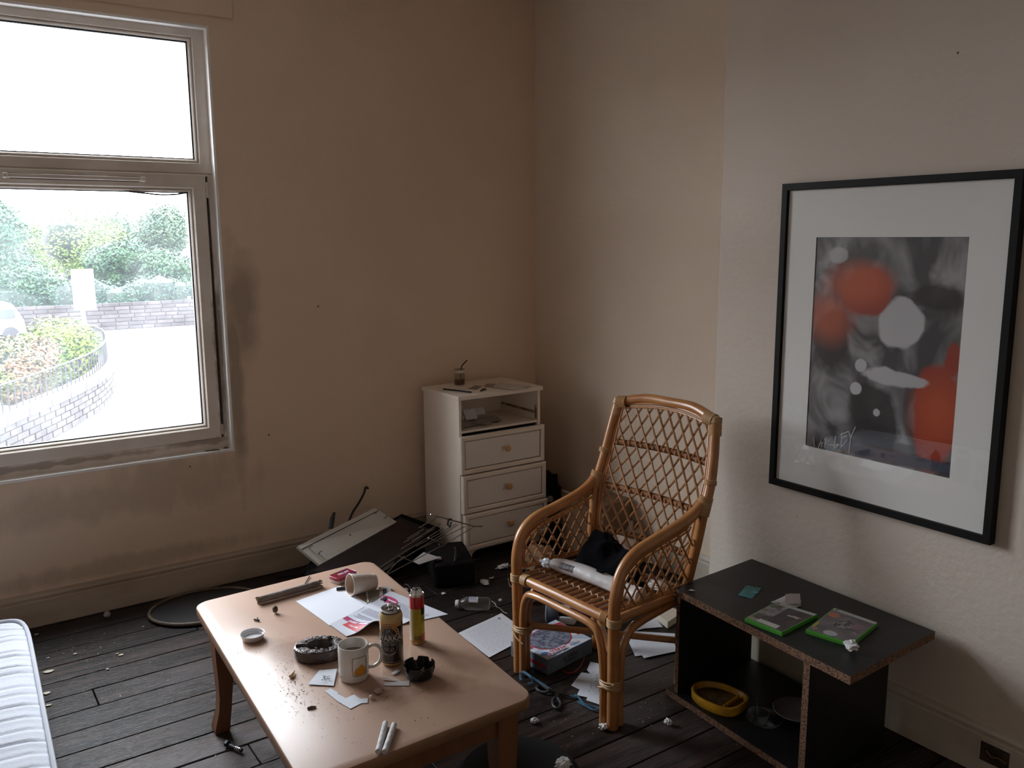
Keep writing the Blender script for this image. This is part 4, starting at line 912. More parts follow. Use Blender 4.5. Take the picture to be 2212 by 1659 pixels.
# --- tobacco crumbs, burnt bits and ash scattered on the table top
cr = MB(); r3 = random.Random(3)
def crumb(mb, p, s):
    q = [Vector((r3.uniform(-1, 1), r3.uniform(-1, 1), r3.uniform(0, .6)))*s for _ in range(4)]
    k0 = p+Vector((0, 0, .0003)); mb.add([k0+a for a in q], [(0, 1, 2), (0, 2, 3), (0, 3, 1), (1, 3, 2)])
for cx, cy, sx_, sy_, n_, s in ((640, 1490, 40, 45, 150, .0022), (600, 1470, 45, 50, 60, .0018), (690, 1540, 60, 30, 60, .0020), (540, 1410, 45, 25, 40, .0018), (820, 1500, 50, 18, 60, .0022), (880, 1560, 60, 25, 40, .0018), (720, 1600, 80, 30, 30, .0016), (930, 1480, 60, 40, 45, .0017), (520, 1340, 60, 25, 20, .0016), (700, 1350, 60, 30, 25, .0014), (840, 1530, 110, 40, 40, .0016), (620, 1430, 50, 30, 45, .0019)):
    for _ in range(n_):
        p = Ft(r3.gauss(cx, sx_*.55), r3.gauss(cy, sy_*.55))
        if not inpoly((p.x, p.y), [(.66, 2.8), (1.29, 2.82), (1.22, 1.74), (.63, 1.72)]): continue
        crumb(cr, p, s*r3.uniform(.5, 1.6))
build('tobacco_crumbs', cr, mat('burnt_tobacco', (.045, .022, .012), .8, c2=(.12, .05, .02), ms=80, world=True), label='dark tobacco crumbs and ash scattered over the table top', cat='crumbs', kind='stuff')
# --- white paper and leaflet
sheet('white_sheet', [Ft(639, 1299), Ft(735, 1266), Ft(797, 1306), Ft(712, 1352)], mat('bright_paper', (.78, .80, .88), .7), 'plain white sheet lying flat left of the leaflet', amp=.001)
def lcurl(u, v): return .030*math.exp(-((u-.48)/.17)**2)*max(0, 1-v*2.4)**1.3+.012*math.exp(-((u-.0)/.12)**2)*0+.008*math.exp(-((v-.55)/.1)**2)*u
lc = [Ft(743, 1373), Ft(892, 1362), Ft(966, 1327), Ft(712, 1350)]
lc = [Ft(741, 1374), Ft(898, 1364), Ft(966, 1328), Ft(840, 1284)]
# leaflet as a bilinear page: corners near-left, near-right, far-right, far-left
lq = [Ft(741, 1374), Ft(890, 1363), Ft(966, 1329), Ft(862, 1279)]
page = [Ft(712, 1350), Ft(748, 1376), Ft(968, 1328), Ft(845, 1285)]
def pg(u, v): return page[0].lerp(page[1], u).lerp(page[3].lerp(page[2], u), v)
def pz(u, v): return .0022+.030*math.exp(-((v-.27)/.13)**2)*max(0, (u-.25)/.75)**1.6+.012*math.exp(-((v-.95)/.2)**2)*(1-u)+.006*math.exp(-((v-.62)/.05)**2)
def PG(u, v, d=0): return pg(u, v)+Vector((0, 0, pz(u, v)+d))
lf = thing('leaflet', 'printed leaflet with a red box and pink roundel lying across the table', 'leaflet', pg(.5, .5)-Vector((0, 0, .0003)))
m_leaf = mat('leaflet_paper', (.60, .62, .70), .55)
build('page', MB().grid(lambda u, v: PG(u, v), 24, 40, th=.0008), m_leaf, lf, sharp=70)
def gridpatch(u0, u1, v0, v1, mt, name, d=.0007, shear=0, nu=6, nv=8):
    mb = MB().grid(lambda a, b: PG(u0+(u1-u0)*a, v0+(v1-v0)*b+shear*a, d), nu, nv); mb.keepn = True; return build(name, mb, mt, lf)
gridpatch(.30, .98, .10, .19, mat('leaflet_red', (.55, .02, .035), .5), 'red_box', nu=10)
gridpatch(.02, .98, .245, .262, mat('leaflet_purple', (.20, .01, .12), .5), 'purple_strip', shear=-.03, nu=10)
gridpatch(.02, .98, .19, .245, mat('leaflet_magenta', (.42, .02, .10), .5), 'magenta_strip', shear=-.015, nu=10)
m_lw = mat('leaflet_white', (.8, .78, .84), .5); m_lk = mat('leaflet_ink', (.10, .08, .18), .6)
mbt = lettering('0800', .046, lambda x, y_, d: PG(.40-x*3.6, .212-y_*1.1, .0012), bold=True); build('lettering', mbt, m_lw, lf)
mbt = lettering('MAYBO', .030, lambda x, y_, d: PG(.64-x*3.6, .145-y_*1.1, .0012), bold=True); build('lettering', mbt, m_lw, lf)
gridpatch(.62, .95, .205, .225, m_lw, 'number_strip', .0012)
ln = MB()
def textline(v, u0, u1, h=.004):
    u = u0
    while u < u1:
        l_ = min(rb.uniform(.02, .07), u1-u); ln.add([PG(u, v, .0009), PG(u+l_, v, .0009), PG(u+l_, v+h, .0009), PG(u, v+h, .0009)], [(0, 1, 2, 3)]); u += l_+.015
for i in range(3): textline(.32+i*.028, .12+.05*(i % 2), .75-.1*i, .008)
for i in range(9): textline(.44+i*.014, .10, .8, .003)
for i in range(16): textline(.64+i*.014, .25, .92, .003)
ln.keepn = True; build('print_lines', ln, m_lk, lf)
mb = MB(); cu, cv = .16, .83
mb.add([PG(cu+.17*math.cos(t*PI/12), cv+.055*math.sin(t*PI/12), .0011) for t in range(24)], [tuple(range(24))]); mb.keepn = True
build('roundel', mb, mat('leaflet_pink', (.50, .02, .16), .5), lf)
gridpatch(.02, .31, .815, .835, m_lw, 'roundel_band', .0016)
# --- mug
m_mug = mat('white_glazed_china', (.62, .60, .57), .18, spec=.6, coat=.3)
mc = Ft(766, 1466); mr = .0415; mh = .098
mc = Ft(765, 1462)
mug = thing('mug', 'white china mug with a framed orange print and dregs of tea', 'mug', mc)
build('mug_body', MB().lathe([(.001, .003), (mr-.009, .003), (mr-.006, 0), (mr-.003, .001), (mr, .008), (mr, mh-.002), (mr-.001, mh), (mr-.003, mh), (mr-.0045, mh-.004), (mr-.0045, .008), (.001, .006)], 48, mc), m_mug, mug)
ha = math.atan2(CR.y, CR.x)+.28
hd = Vector((math.cos(ha), math.sin(ha), 0))
hp = [mc+hd*(mr-.002)+Vector((0, 0, .082)), mc+hd*(mr+.014)+Vector((0, 0, .088)), mc+hd*(mr+.030)+Vector((0, 0, .078)), mc+hd*(mr+.036)+Vector((0, 0, .055)), mc+hd*(mr+.029)+Vector((0, 0, .034)), mc+hd*(mr+.014)+Vector((0, 0, .024)), mc+hd*(mr-.002)+Vector((0, 0, .024))]
build('handle', MB().tube(smooth(hp, 6), .0062, 10, flat=.8), m_mug, mug)
build('tea_dregs', MB().lathe([(.001, mh-.028), (mr-.0047, mh-.0285), (mr-.0047, mh-.033), (.001, mh-.033)], 40, mc), mat('tea_stain', (.20, .13, .07), .3, c2=(.30, .22, .14), ms=60), mug)
to_cam = math.atan2(EYE.y-mc.y, EYE.x-mc.x)
def MG(x, z, d=.0004): a = to_cam+.42+x/mr; return mc+Vector((math.cos(a)*(mr+d), math.sin(a)*(mr+d), z))
def cyl_patch(fn, pts, n=10): pass
o0 = [(x, y_+.048) for x, y_ in rrect(.042, .052, .005, 3)]; out = [(a[0]+(b[0]-a[0])*t/8, a[1]+(b[1]-a[1])*t/8) for a, b in zip(o0, o0[1:]+o0[:1]) for t in range(8)]
mb = MB().tube([MG(x, z) for x, z in out], .00065, 4, closed=True); build('print_frame', mb, mat('brown_line', (.05, .02, .015), .5), mug)
def cylgrid(u0, u1, v0f, v1f, mt, name, parent, fn, d):
    mb = MB().grid(lambda u, v: fn(u0+(u1-u0)*u, v0f(u0+(u1-u0)*u)*(1-v)+v1f(u0+(u1-u0)*u)*v, d), 10, 6); mb.keepn = True; return build(name, mb, mt, parent)
# plain orange mound, a generic stand-in for the printed picture
cylgrid(-.017, .018, lambda x: .0235, lambda x: .0245+.026*math.sqrt(max(0, 1-((x-.003)/.0210)**2))*(1+.12*math.sin(x*330)), mat('orange_print', (.55, .24, .02), .35), 'orange_shape', mug, MG, .0005)
# --- beer can
kc = Ft(847.5, 1431); kr = .0325; kh = .166
can = thing('beer_can', 'tall black and gold beer can with opened ring pull', 'can', kc)
m_alu = mat('brushed_aluminium', (.62, .62, .64), .22, 1); m_bk = mat('can_black', (.016, .010, .008), .25, spec=.6, coat=.4)
m_gold = mat('can_gold', (.50, .36, .16), .35, .35); m_or = mat('can_orange', (.50, .24, .06), .4)
build('can_body', MB().lathe([(.001, .006), (.020, .005), (.0235, 0), (.0255, .001), (.030, .006), (kr, .014), (kr, kh-.020), (kr-.001, kh-.016)], 40, kc, 0)
      .lathe([(kr-.001, kh-.016), (.0265, kh-.006), (.0265, kh-.004)], 40, kc, 1), [m_bk, m_bk], can)
build('can_bottom', MB().lathe([(.0235, -.0), (.0255, .0008), (.0302, .0058), (kr+.0002, .0125)], 40, kc), m_gold, can)
build('can_shoulder', MB().lathe([(kr+.0003, kh-.034), (kr+.0003, kh-.020), (kr-.0007, kh-.0155), (.0285, kh-.0095)], 40, kc), m_gold, can)
build('can_lid', MB().lathe([(.0268, kh-.006), (.0275, kh-.002), (.0270, kh+.001), (.0255, kh+.001), (.0245, kh-.004), (.0235, kh-.006), (.001, kh-.0055)], 40, kc), m_alu, can)
rpd = Vector((.35, .9, 0)).normalized(); rq = Vector((-rpd.y, rpd.x, 0)); rc0 = kc+Vector((0, 0, kh-.003))
mb = MB(); tl = []
for t in range(16):
    a = t*PI/8; p = rc0+rpd*(.010*math.cos(a)+.006)+rq*.0065*math.sin(a); tl.append(p+Vector((0, 0, .010*(math.cos(a)+1)*.6)))
mb.tube(tl, .0014, 6, closed=True); mb.box(rc0+rpd*-.003+Vector((0, 0, .0005)), (.009, .012, .0012), R=frame(rpd, rq), bev=.0004)
build('ring_pull', mb, m_alu, can)
build('mouth_hole', MB().lathe([(.001, .0), (.0095, 0), (.0095, .0006), (.001, .0006)], 20, rc0+rpd*-.011+Vector((0, 0, -.0024))), m_dark, can)
kto = math.atan2(EYE.y-kc.y, EYE.x-kc.x)
def KC(x, z, d=.0004): a = kto-.25+x/kr; return kc+Vector((math.cos(a)*(kr+d), math.sin(a)*(kr+d), z))
cylgrid(-.040, .040, lambda x: .122, lambda x: kh-.033, m_or, 'gold_band', can, KC, .0005)
def arcband(name, r0, r1, cz, mt, d, a0=0, a1=PI, cx_=0):
    mb = MB().grid(lambda u, v: KC(cx_+(r0+(r1-r0)*v)*math.cos(a0+(a1-a0)*u), cz+(r0+(r1-r0)*v)*math.sin(a0+(a1-a0)*u), d), 18, 2); mb.keepn = True; return build(name, mb, mt, can)
arcband('badge_black', .0, .0325, .0985, m_bk, .0007); arcband('badge_arc', .0215, .0305, .0985, m_or, .0009)
arcband('badge_line', .0305, .0312, .0985, m_gold, .0009)
m_sil = mat('can_silver', (.48, .45, .42), .4, .3)
mb = MB(); ta_ = .12
while ta_ < PI-.12:
    w_a = rb.choice((.07, .10, .13)); h_a = rb.uniform(.0030, .0050)
    mb.grid(lambda u, v: KC((.0238+h_a*v)*math.cos(ta_+w_a*u), .0985+(.0238+h_a*v)*math.sin(ta_+w_a*u), .0012), 2, 1); ta_ += w_a+rb.choice((.035, .04, .12))
mb.keepn = True
build('badge_lettering', mb, m_bk, can)
cylgrid(-.034, .034, lambda x: .078, lambda x: .098, mat('can_panel', (.03, .02, .018), .4), 'name_panel', can, KC, .0008)
for z in (.0775, .0985): cylgrid(-.034, .034, lambda x: z-.0005, lambda x: z+.0005, m_sil, 'name_border', can, KC, .0011)
build('name_lettering', lettering('WARKA', .0205, lambda x, y_, d: KC(x+.001, .0880+y_, .0014), bold=True, sx=.98), m_sil, can)
build('strong_lettering', lettering('STRONG', .0090, lambda x, y_, d: KC(x+.002, .0705+y_, .0012)), m_sil, can)
cr_ = MB()
cr_.tube([KC(-.022, .076, .0006), KC(-.022, .055, .0006), KC(-.014, .040, .0006), KC(0, .034, .0006), KC(.014, .040, .0006), KC(.022, .055, .0006), KC(.022, .076, .0006)], .0006, 4)
for x in (-.010, 0, .010): cr_.tube([KC(x+.004*math.cos(t*PI/5), .055+.004*math.sin(t*PI/5), .0006) for t in range(10)], .0004, 4, closed=True)
cr_.tube([KC(-.018, .044, .0006), KC(-.006, .040, .0006), KC(.006, .040, .0006), KC(.020, .046, .0006)], .0012, 4)
cr_.tube([KC(-.004, .107, .0008), KC(-.004, .116, .0008), KC(0, .110, .0008), KC(.004, .116, .0008), KC(.004, .107, .0008)], .0010, 4); cr_.tube([KC(-.010, .1045, .0008), KC(.010, .1045, .0008)], .0005, 4)
build('crest', cr_, m_sil, can); cylgrid(-.04, .04, lambda x: .0160, lambda x: .0168, m_sil, 'base_line', can, KC, .0004)
# --- lighter gas canister
gc = Ft(902, 1386); gr = .0222; gh = .165
gas = thing('gas_canister', 'yellow and red lighter gas canister standing on the leaflet edge', 'canister', gc)
m_gy = mat('canister_yellow', (.40, .31, .012), .32, coat=.3); m_gr = mat('canister_red', (.42, .012, .015), .28, coat=.4); m_gd = mat('canister_black', (.01, .01, .015), .3)
build('canister_body', MB().lathe([(.001, .003), (.019, .002), (.0215, 0), (gr, .003), (gr, .0105)], 36, gc, 1).lathe([(gr, .0105), (gr, .112)], 36, gc, 0).lathe([(gr, .112), (gr, gh-.018), (gr-.0008, gh-.015)], 36, gc, 2), [m_gy, m_gold, m_gr], gas)
gto = math.atan2(EYE.y-gc.y, EYE.x-gc.x)
def GC(x, z, d=.0003): a = gto+x/gr; return gc+Vector((math.cos(a)*(gr+d), math.sin(a)*(gr+d), z))
cylgrid(.013, .040, lambda x: .092, lambda x: .113, m_gd, 'black_panel', gas, GC, .0004); cylgrid(.013, .040, lambda x: .0105, lambda x: .032, m_gr, 'red_panel', gas, GC, .0004)
cylgrid(-.036, -.013, lambda x: .0105, lambda x: .112, mat('canister_white', (.50, .46, .34), .3), 'pale_panel', gas, GC, .0003)
for z in (.0085, .0105): cylgrid(-.034, .034, lambda x: z-.0006, lambda x: z+.0006, m_gr, 'base_stripe', gas, GC, .0005)
mb = MB(); x = -.010
while x < .010:
    wd = rb.choice((.0005, .0009, .0014)); mb.grid(lambda u, v: GC(x+wd*u, .014+.014*v, .0006), 1, 1); x += wd+rb.choice((.0006, .001))
mb.keepn = True; build('barcode', mb, mat('barcode_brown', (.10, .06, .01), .5), gas)
mb = MB()
for i in range(14): 
    z = .104-i*.0055
    if i in (5, 6, 11): continue
    mb.grid(lambda u, v: GC(-.010+(.016+.004*math.sin(i*2))*u, z+.0011*v, .0005), 6, 1)
mb.keepn = True; build('small_print', mb, mat('print_olive', (.27, .20, .01), .5), gas)
build('framed_letter', MB().tube([GC(x, z, .0003) for x, z in ((.015, .068), (.027, .068), (.027, .086), (.015, .086))], .0007, 4, closed=True), m_gd, gas)
build('framed_letter', lettering('C', .012, lambda x, y_, d: GC(.021+x, .077+y_, .0006)), m_gd, gas)
build('canister_neck', MB().lathe([(gr-.0005, gh-.016), (gr+.0007, gh-.013), (gr+.0003, gh-.011), (gr-.0025, gh-.0125), (.0175, gh-.006), (.0150, gh+.001), (.0140, gh+.003), (.0125, gh+.003), (.0115, gh-.002), (.001, gh-.002)], 36, gc), m_alu, gas)
build('nozzle', MB().lathe([(.001, gh-.002), (.0045, gh-.002), (.0035, gh+.003), (.0016, gh+.004), (.0013, gh+.015), (.001, gh+.0152)], 10, gc), m_gasket, gas)
v0 = gc+Vector((-.012, .010, gh-.002))
build('clear_wire', MB().tube(smooth([v0, v0+Vector((-.004, .004, .012)), v0+Vector((-.012, .004, .020)), v0+Vector((-.018, .006, .021))], 4), .0007, 5), m_alu, gas)
# --- carved stone ashtray
ac_ = Ft(691, 1416); a0_ = math.atan2(CR.y, CR.x)
m_sto = mat('dark_glazed_clay', (.030, .016, .013), .32, c2=(.055, .032, .026), ms=25, bump=.5, bs=45, spec=.6)
m_rim = mat('worn_clay_rim', (.10, .082, .075), .38, c2=(.045, .028, .022), ms=30, bump=.5, bs=60)
ast = thing('clay_ashtray', 'dark brown oval clay ashtray with raised lettering CAZORLA', 'ashtray', ac_)
def AO(k_, wob=.02):
    o = []
    for i in range(48):
        a = 2*PI*i/48; rr = 1+wob*nz((math.cos(a), math.sin(a), 0), 2, 3); o.append((k_*.074*math.cos(a)*rr, k_*.060*math.sin(a)*rr))
    return o
Ta = Matrix.Translation(ac_) @ Matrix.Rotation(a0_+.1, 4, 'Z')
def AOi(k_): return [(x+.004, y_) for x, y_ in AO(k_)]
mb = ringstack([(AO(.90), 0), (AO(.99), .006), (AO(1.0), .024), (AO(.97), .033), (AO(.90), .036)], Ta); mb.f = mb.f[:-1]; mb.m = mb.m[:-1]
build('ashtray_body', mb, m_sto, ast)
mb = MB(); rows = [(AO(.90), .0358), (AO(.72), .0365), (AOi(.56), .035), (AOi(.50), .028), (AOi(.46), .014)]; n = 48; vs = []
for j, (o, z) in enumerate(rows):
    for i, (x, y_) in enumerate(o):
        a = 360*i/48; notch = any(abs((a-c_+180) % 360-180) < 9 for c_ in (58, 188, 300)); vs.append(Ta @ Vector((x, y_, z-(.010 if notch and j < 4 else 0)+.0007*nz((x*60, y_*60, 0), 1, j))))
fs = [(i*n+k_, i*n+(k_+1) % n, (i+1)*n+(k_+1) % n, (i+1)*n+k_) for i in range(len(rows)-1) for k_ in range(n)]+[tuple(4*n+k_ for k_ in range(n))]
build('ashtray_rim', mb.add(vs, fs), m_rim, ast)
mb = MB()
def arc_word(word, mid, span, size, fl=1):
    for i, c_ in enumerate(word):
        if c_ == ' ': continue
        a = math.radians(mid+span*(i/(max(1, len(word)-1))-.5))
        def fq(x, y_, d, a=a):
            rx, ry = .074*.76, .060*.76; p = Vector((rx*math.cos(a), ry*math.sin(a))); nrm = Vector((math.cos(a)/rx, math.sin(a)/ry)).normalized(); tg = Vector((-nrm.y, nrm.x))
            q = p+(tg*x-nrm*y_)*fl; return Ta @ Vector((q.x, q.y, .0392))
        lettering(c_, size, fq, bold=True, mb=mb)
arc_word('CAZORLA', 126, 98, .019); arc_word('DE', 246, -22, .018, -1); arc_word('IO', 40, 16, .016)
build('raised_lettering', mb, mat('worn_letter', (.50, .45, .43), .35), ast)
bt = MB()
for i in range(5):
    p = Ta @ Vector((.03*math.cos(i*1.9), .02*math.sin(i*2.3), .0145)); q = Vector((math.cos(i*2.1), math.sin(i*2.1), .25))*.007; bt.tube([p, p+q], .0032, 7)
build('cigarette_ends', bt, m_pap, ast)
# --- black plastic ashtray
bc = Ft(906, 1462); bt_ = thing('plastic_ashtray', 'round black notched plastic ashtray full of dog-ends', 'ashtray', bc)
m_bp = mat('black_bakelite', (.012, .013, .012), .2, spec=.5)
mb = MB(); n = 72; vs = []; prof = [(.030, 0), (.036, .004), (.0385, .014), (.043, .036), (.0438, .040), (.0415, .0400), (.0365, .016), (.033, .008), (.001, .007)]
for j, (r_, z) in enumerate(prof):
    for i in range(n):
        a = 360*i/n; notch = any(abs((a-c_+180) % 360-180) < 7 for c_ in (15, 75, 135, 195, 255, 315)); zz = z-(.011 if notch and z > .03 else 0)
        vs.append(bc+Vector((r_*math.cos(math.radians(a)), r_*math.sin(math.radians(a)), zz)))
fs = [(i*n+k_, i*n+(k_+1) % n, (i+1)*n+(k_+1) % n, (i+1)*n+k_) for i in range(len(prof)-1) for k_ in range(n)]+[tuple(range(n))[::-1]]
build('bowl', mb.add(vs, fs), m_bp, bt_, sharp=30)
m_end = mat('dog_end', (.40, .36, .33), .8, c2=(.1, .08, .07), ms=60)
for i in range(9):
    a = i*2.4; p = bc+Vector((.014*math.cos(a)*(1+.3*math.sin(i)), .014*math.sin(a), .010+.002*(i % 3))); q = Vector((math.cos(a*1.7), math.sin(a*1.7), .5*(i % 2)))*.009
    build('cigarette_end', MB().tube([p, p+q], .0030, 7), m_end, bt_)
# --- plastic lid
lc_ = Ft(546, 1379); r_ = .036
build('pot_cover', MB().lathe([(.001, .0008), (.026, .0008), (.030, 0), (.031, .001), (.0345, .014), (.0365, .016), (.0358, .0175), (.0335, .0165), (.032, .010), (.0295, .0095), (.028, .0035), (.001, .003)], 40, lc_), mat('translucent_white', (.68, .68, .70), .35), label='translucent white plastic pot lid lying upturned on the table', cat='lid')
# --- fallen paper cup
pa, pb2 = Vector((0, 0, 0)), None
mouth = F(776-20, 1256, TZ+.036); base = F(800, 1246, TZ+.028)
dirc = (F(806, 1271, TZ)-F(760, 1283, TZ)); dirc.z = 0; dirc.normalize()
mo = Ft(757, 1286)+Vector((0, 0, 0)); cupL = .092; rm, rbm = .0365, .0270
sl_ = math.asin((rm-rbm)/cupL); axc = Vector((dirc.x*math.cos(sl_), dirc.y*math.cos(sl_), -math.sin(sl_)))
m0 = Vector((mo.x, mo.y, TZ+.0008+rm*math.cos(sl_)+.0012)); Rc = frame(axc.orthogonal().normalized(), axc.cross(axc.orthogonal().normalized()), axc)
cup = thing('paper_cup', 'white paper cup lying on its side, brown-stained inside', 'cup', Vector((m0.x, m0.y, TZ+.0006))+dirc*.045)
m_cup = mat('cup_white', (.60, .52, .46), .5, c2=(.56, .47, .40), ms=10)
build('cup_wall', MB().lathe([(rm-.001, 0), (rm, .002), (rbm, cupL), (rbm-.002, cupL), (rbm-.002, cupL-.004), (.001, cupL-.004), ], 40, m0, R=Rc).lathe([(.001, cupL-.006), (rbm-.003, cupL-.006), (rm-.002, .002), (rm-.001, 0)], 40, m0, mi=1, R=Rc), [m_cup, mat('cup_stained_inside', (.40, .27, .18), .5, c2=(.52, .42, .34), ms=14)], cup, sharp=50)
build('rolled_rim', MB().tube([m0+Rc @ Vector((rm*math.cos(t*PI/16), rm*math.sin(t*PI/16), 0)) for t in range(32)], .0015, 6, closed=True), mat('cup_rim', (.72, .66, .60), .4), cup)
mb = MB(); rcup = random.Random(9)
def CU_(a, t, d=.0004): rr = rm+(rbm-rm)*t/cupL+d; return m0+Rc @ Vector((rr*math.cos(a), rr*math.sin(a), t))
tz_ = Rc.transposed() @ Vector((-.3, -.25, 1)); aup = math.atan2(tz_.y, tz_.x)
for j in range(12):
    t = .014+j*.0052; a = aup-.75
    while a < aup+.35:
        l_ = rcup.uniform(.05, .16); mb.grid(lambda u, v: CU_(a+l_*u, t+.0022*v), 2, 1); a += l_+.05
mb.keepn = True; build('small_print', mb, mat('cup_print', (.27, .21, .19), .6), cup)
for j in range(10):
    pass
# --- red tin
t4 = [Ft(704, 1262), Ft(729, 1271), Ft(778, 1242), Ft(752, 1232)]; tcn = sum(t4, Vector())/4
tx = (t4[1]-t4[0]); ta_ = math.atan2(tx.y, tx.x); tin = thing('small_red_tin', 'small dark red sweet tin behind the fallen cup', 'tin', tcn)
tcn2 = Vector((tcn.x, tcn.y, TZ+.0006)); Rt = rotz(ta_)
m_tin = mat('dark_red_tin', (.23, .012, .03), .3, .2, coat=.3, c2=(.14, .02, .09), ms=30, lo=.5, hi=.62); m_tinb = mat('bare_tin', (.42, .38, .37), .35, .7)
def rr_prism(w_, h_, r_, z0, z1, mb=None, bev=.0): 
    mb = mb or MB(); o = [tcn2+Rt @ Vector((x, y_, 0)) for x, y_ in rrect(w_, h_, r_, 4)]
    return mb.hexa([p+Vector((0, 0, z0)) for p in o], [p+Vector((0, 0, z1)) for p in o])
tw, tl_ = .052, .088
build('tin_base', rr_prism(tw, tl_, .009, 0, .013), m_tinb, tin); build('tin_lid', rr_prism(tw+.002, tl_+.002, .0095, .011, .0215), m_tin, tin)
build('lid_edge', MB().tube([tcn2+Rt @ Vector((x, y_, .0215)) for x, y_ in rrect(tw-.001, tl_-.001, .009, 4)], .0009, 5, closed=True), mat('tin_rose', (.45, .12, .14), .3, .3), tin)
build('tin_lettering', lettering('FRUIT', .017, lambda x, y_, d: tcn2+Rt @ Vector((-.002-y_, .006+x*1.1, .0221)), bold=True), mat('tin_white', (.7, .68, .72), .4), tin)
# --- cardboard tube / bark roll
b0, b1 = Ft(560, 1304), Ft(689, 1268); db = b1-b0
m_bark = mat('grey_brown_card', (.24, .20, .19), .75, c2=(.11, .08, .065), ms=18, st=(1, 1, 1), bump=.5, bs=60)
rollp = [b0+db*t/14+Vector((0, 0, .0125)) for t in range(15)]
roll = thing('cardboard_roll', 'grey-brown rolled strip of card with frayed ends on the table', 'roll', b0.lerp(b1, .5))
build('roll_body', MB().tube(rollp, [.0118*(1+.06*nz((i, 0, 0), .9)) for i in range(15)], 12), m_bark, roll)
fr_e = MB()
for e_, s_ in ((b0, -1), (b1, 1)):
    for i in range(9):
        a = i*.7; p = e_+Vector((0, 0, .0125))+Vector((0, .008*math.cos(a), .008*math.sin(a))); fr_e.tube([p, p+db.normalized()*s_*rnd.uniform(.004, .012)+Vector((0, .003*math.cos(a), .003*math.sin(a)))], .0026, 5)
build('frayed_end', fr_e, mat('frayed_card', (.33, .24, .16), .8, c2=(.10, .06, .04), ms=60), roll)
# loose small things on the table
crumple('brown_stub', Ft(595, 1324), .010, mat('brown_stub', (.06, .04, .03), .8, c2=(.15, .1, .08), ms=60), 'small dark brown stub in front of the card roll', 'stub', 2, (.9, .9, 1.2), amp=.35)
a1_, a2_ = Ft(657, 1265)+Vector((0, 0, .002)), Ft(669, 1246)+Vector((0, 0, .003)); build('burnt_match', MB().tube([a1_, a2_], .0017, 5), mat('charred', (.03, .02, .02), .8), label='thin burnt match lying behind the card roll', cat='match')
build('match_stub', MB().tube([Ft(549, 1340)+Vector((0, 0, .003)), Ft(560, 1342)+Vector((0, 0, .003))], .003, 6).tube([Ft(556, 1336)+Vector((0, 0, .003)), Ft(557, 1342)+Vector((0, 0, .003))], .002, 5), mat('charred', (.03, .02, .02), .8), label='dark twig-like scrap behind the plastic lid', cat='scrap')
build('cigarette_stub', MB().tube([Ft(628, 1465)+Vector((0, 0, .005)), Ft(633, 1459)+Vector((0, 0, .006)), Ft(636, 1452)+Vector((0, 0, .005))], [.0055, .0045, .0018], 9), mat('amber_stub', (.42, .20, .06), .5, c2=(.6, .5, .4), ms=80), label='bent amber cigarette stub among the crumbs', cat='cigarette end')
build('ash_streak', MB().tube([Ft(664, 1532)+Vector((0, 0, .002)), Ft(674, 1530)+Vector((0, 0, .003)), Ft(683, 1528)+Vector((0, 0, .002))], [.003, .0045, .002], 7), mat('ash_grey', (.10, .07, .06), .9, c2=(.25, .2, .18), ms=80), label='small roll of grey ash at the end of the crumbs', cat='ash')
# black lighter part under cup, filter packet, tobacco pouch
g0, g1 = Ft(727, 1276), Ft(746, 1274); build('black_pen_cap', MB().tube([g0+Vector((0, 0, .006)), g1+Vector((0, 0, .006))], [.0055, .006], 10), m_gasket, label='black pen cap poking out under the fallen cup', cat='pen')
sheet('rolling_paper_packet', [Ft(793, 1307), Ft(835, 1297), Ft(826, 1274), Ft(786, 1284)], mat('grey_packet', (.24, .23, .19), .4, c2=(.18, .17, .14), ms=30), 'grey flat tobacco packet between the cup and the leaflet', 'packet', amp=.005, th=.002)
pk = MB(); p4 = [Ft(822, 1301), Ft(847, 1291), Ft(843, 1271), Ft(818, 1275)]
pk.hexa(p4, [p+Vector((0, 0, .011)) for p in p4]); pkt = build('filter_packet', pk, mat('filter_pack', (.34, .31, .30), .5), label='small pale packet with a black end beside the leaflet', cat='packet')
p5 = [Ft(827, 1298, TZ+.0116), Ft(837, 1294, TZ+.0116), Ft(835, 1271, TZ+.0116), Ft(827, 1272, TZ+.0116)]; build('black_stripe', MB().hexa(p5, [p+Vector((0, 0, .0008)) for p in p5]), m_gasket, pkt)
build('clear_pen_tube', MB().tube([Ft(792, 1281)+Vector((0, 0, .004)), Ft(796, 1305)+Vector((0, 0, .004))], .0030, 8), mat('pale_tube', (.66, .62, .6), .3), label='short pale tube lying at the leaflet edge', cat='tube')
m_pap2 = mat('cool_white_paper', (.64, .67, .74), .7)
sc1, _ = sheet('paper_scrap', [Ft(665, 1480), Ft(721, 1483), Ft(728, 1449), Ft(690, 1449)], m_pap2, 'white paper square with black smudges left of the mug', 'paper', amp=.004, curl=lambda u, v: .004*u*v)
mb = MB()
for i in range(26):
    p = Ft(702+rb.gauss(0, 6), 1464+rb.gauss(0, 2.6), TZ+.0085); s = rb.uniform(.0008, .0026); mb.add([p+Vector((s*math.cos(t*1.26), s*math.sin(t*1.26), 0)) for t in range(5)], [(0, 1, 2, 3, 4)])
mb.keepn = True; build('smudge', mb, mat('smudge_ink', (.04, .04, .06), .7), sc1)
def poly_sheet(name, pts, mt, label, cat='paper', z=.0, th=.0009, lift=0):
    P = [F(a, b, zt if z == 0 else z) for a, b in pts]; c = sum(P, Vector())/len(P); mb = MB()
    mb.hexa([p+Vector((0, 0, .0004)) for p in P], [p+Vector((0, 0, .0004+th)) for p in P]); return build(name, mb, mt, label=label, cat=cat)
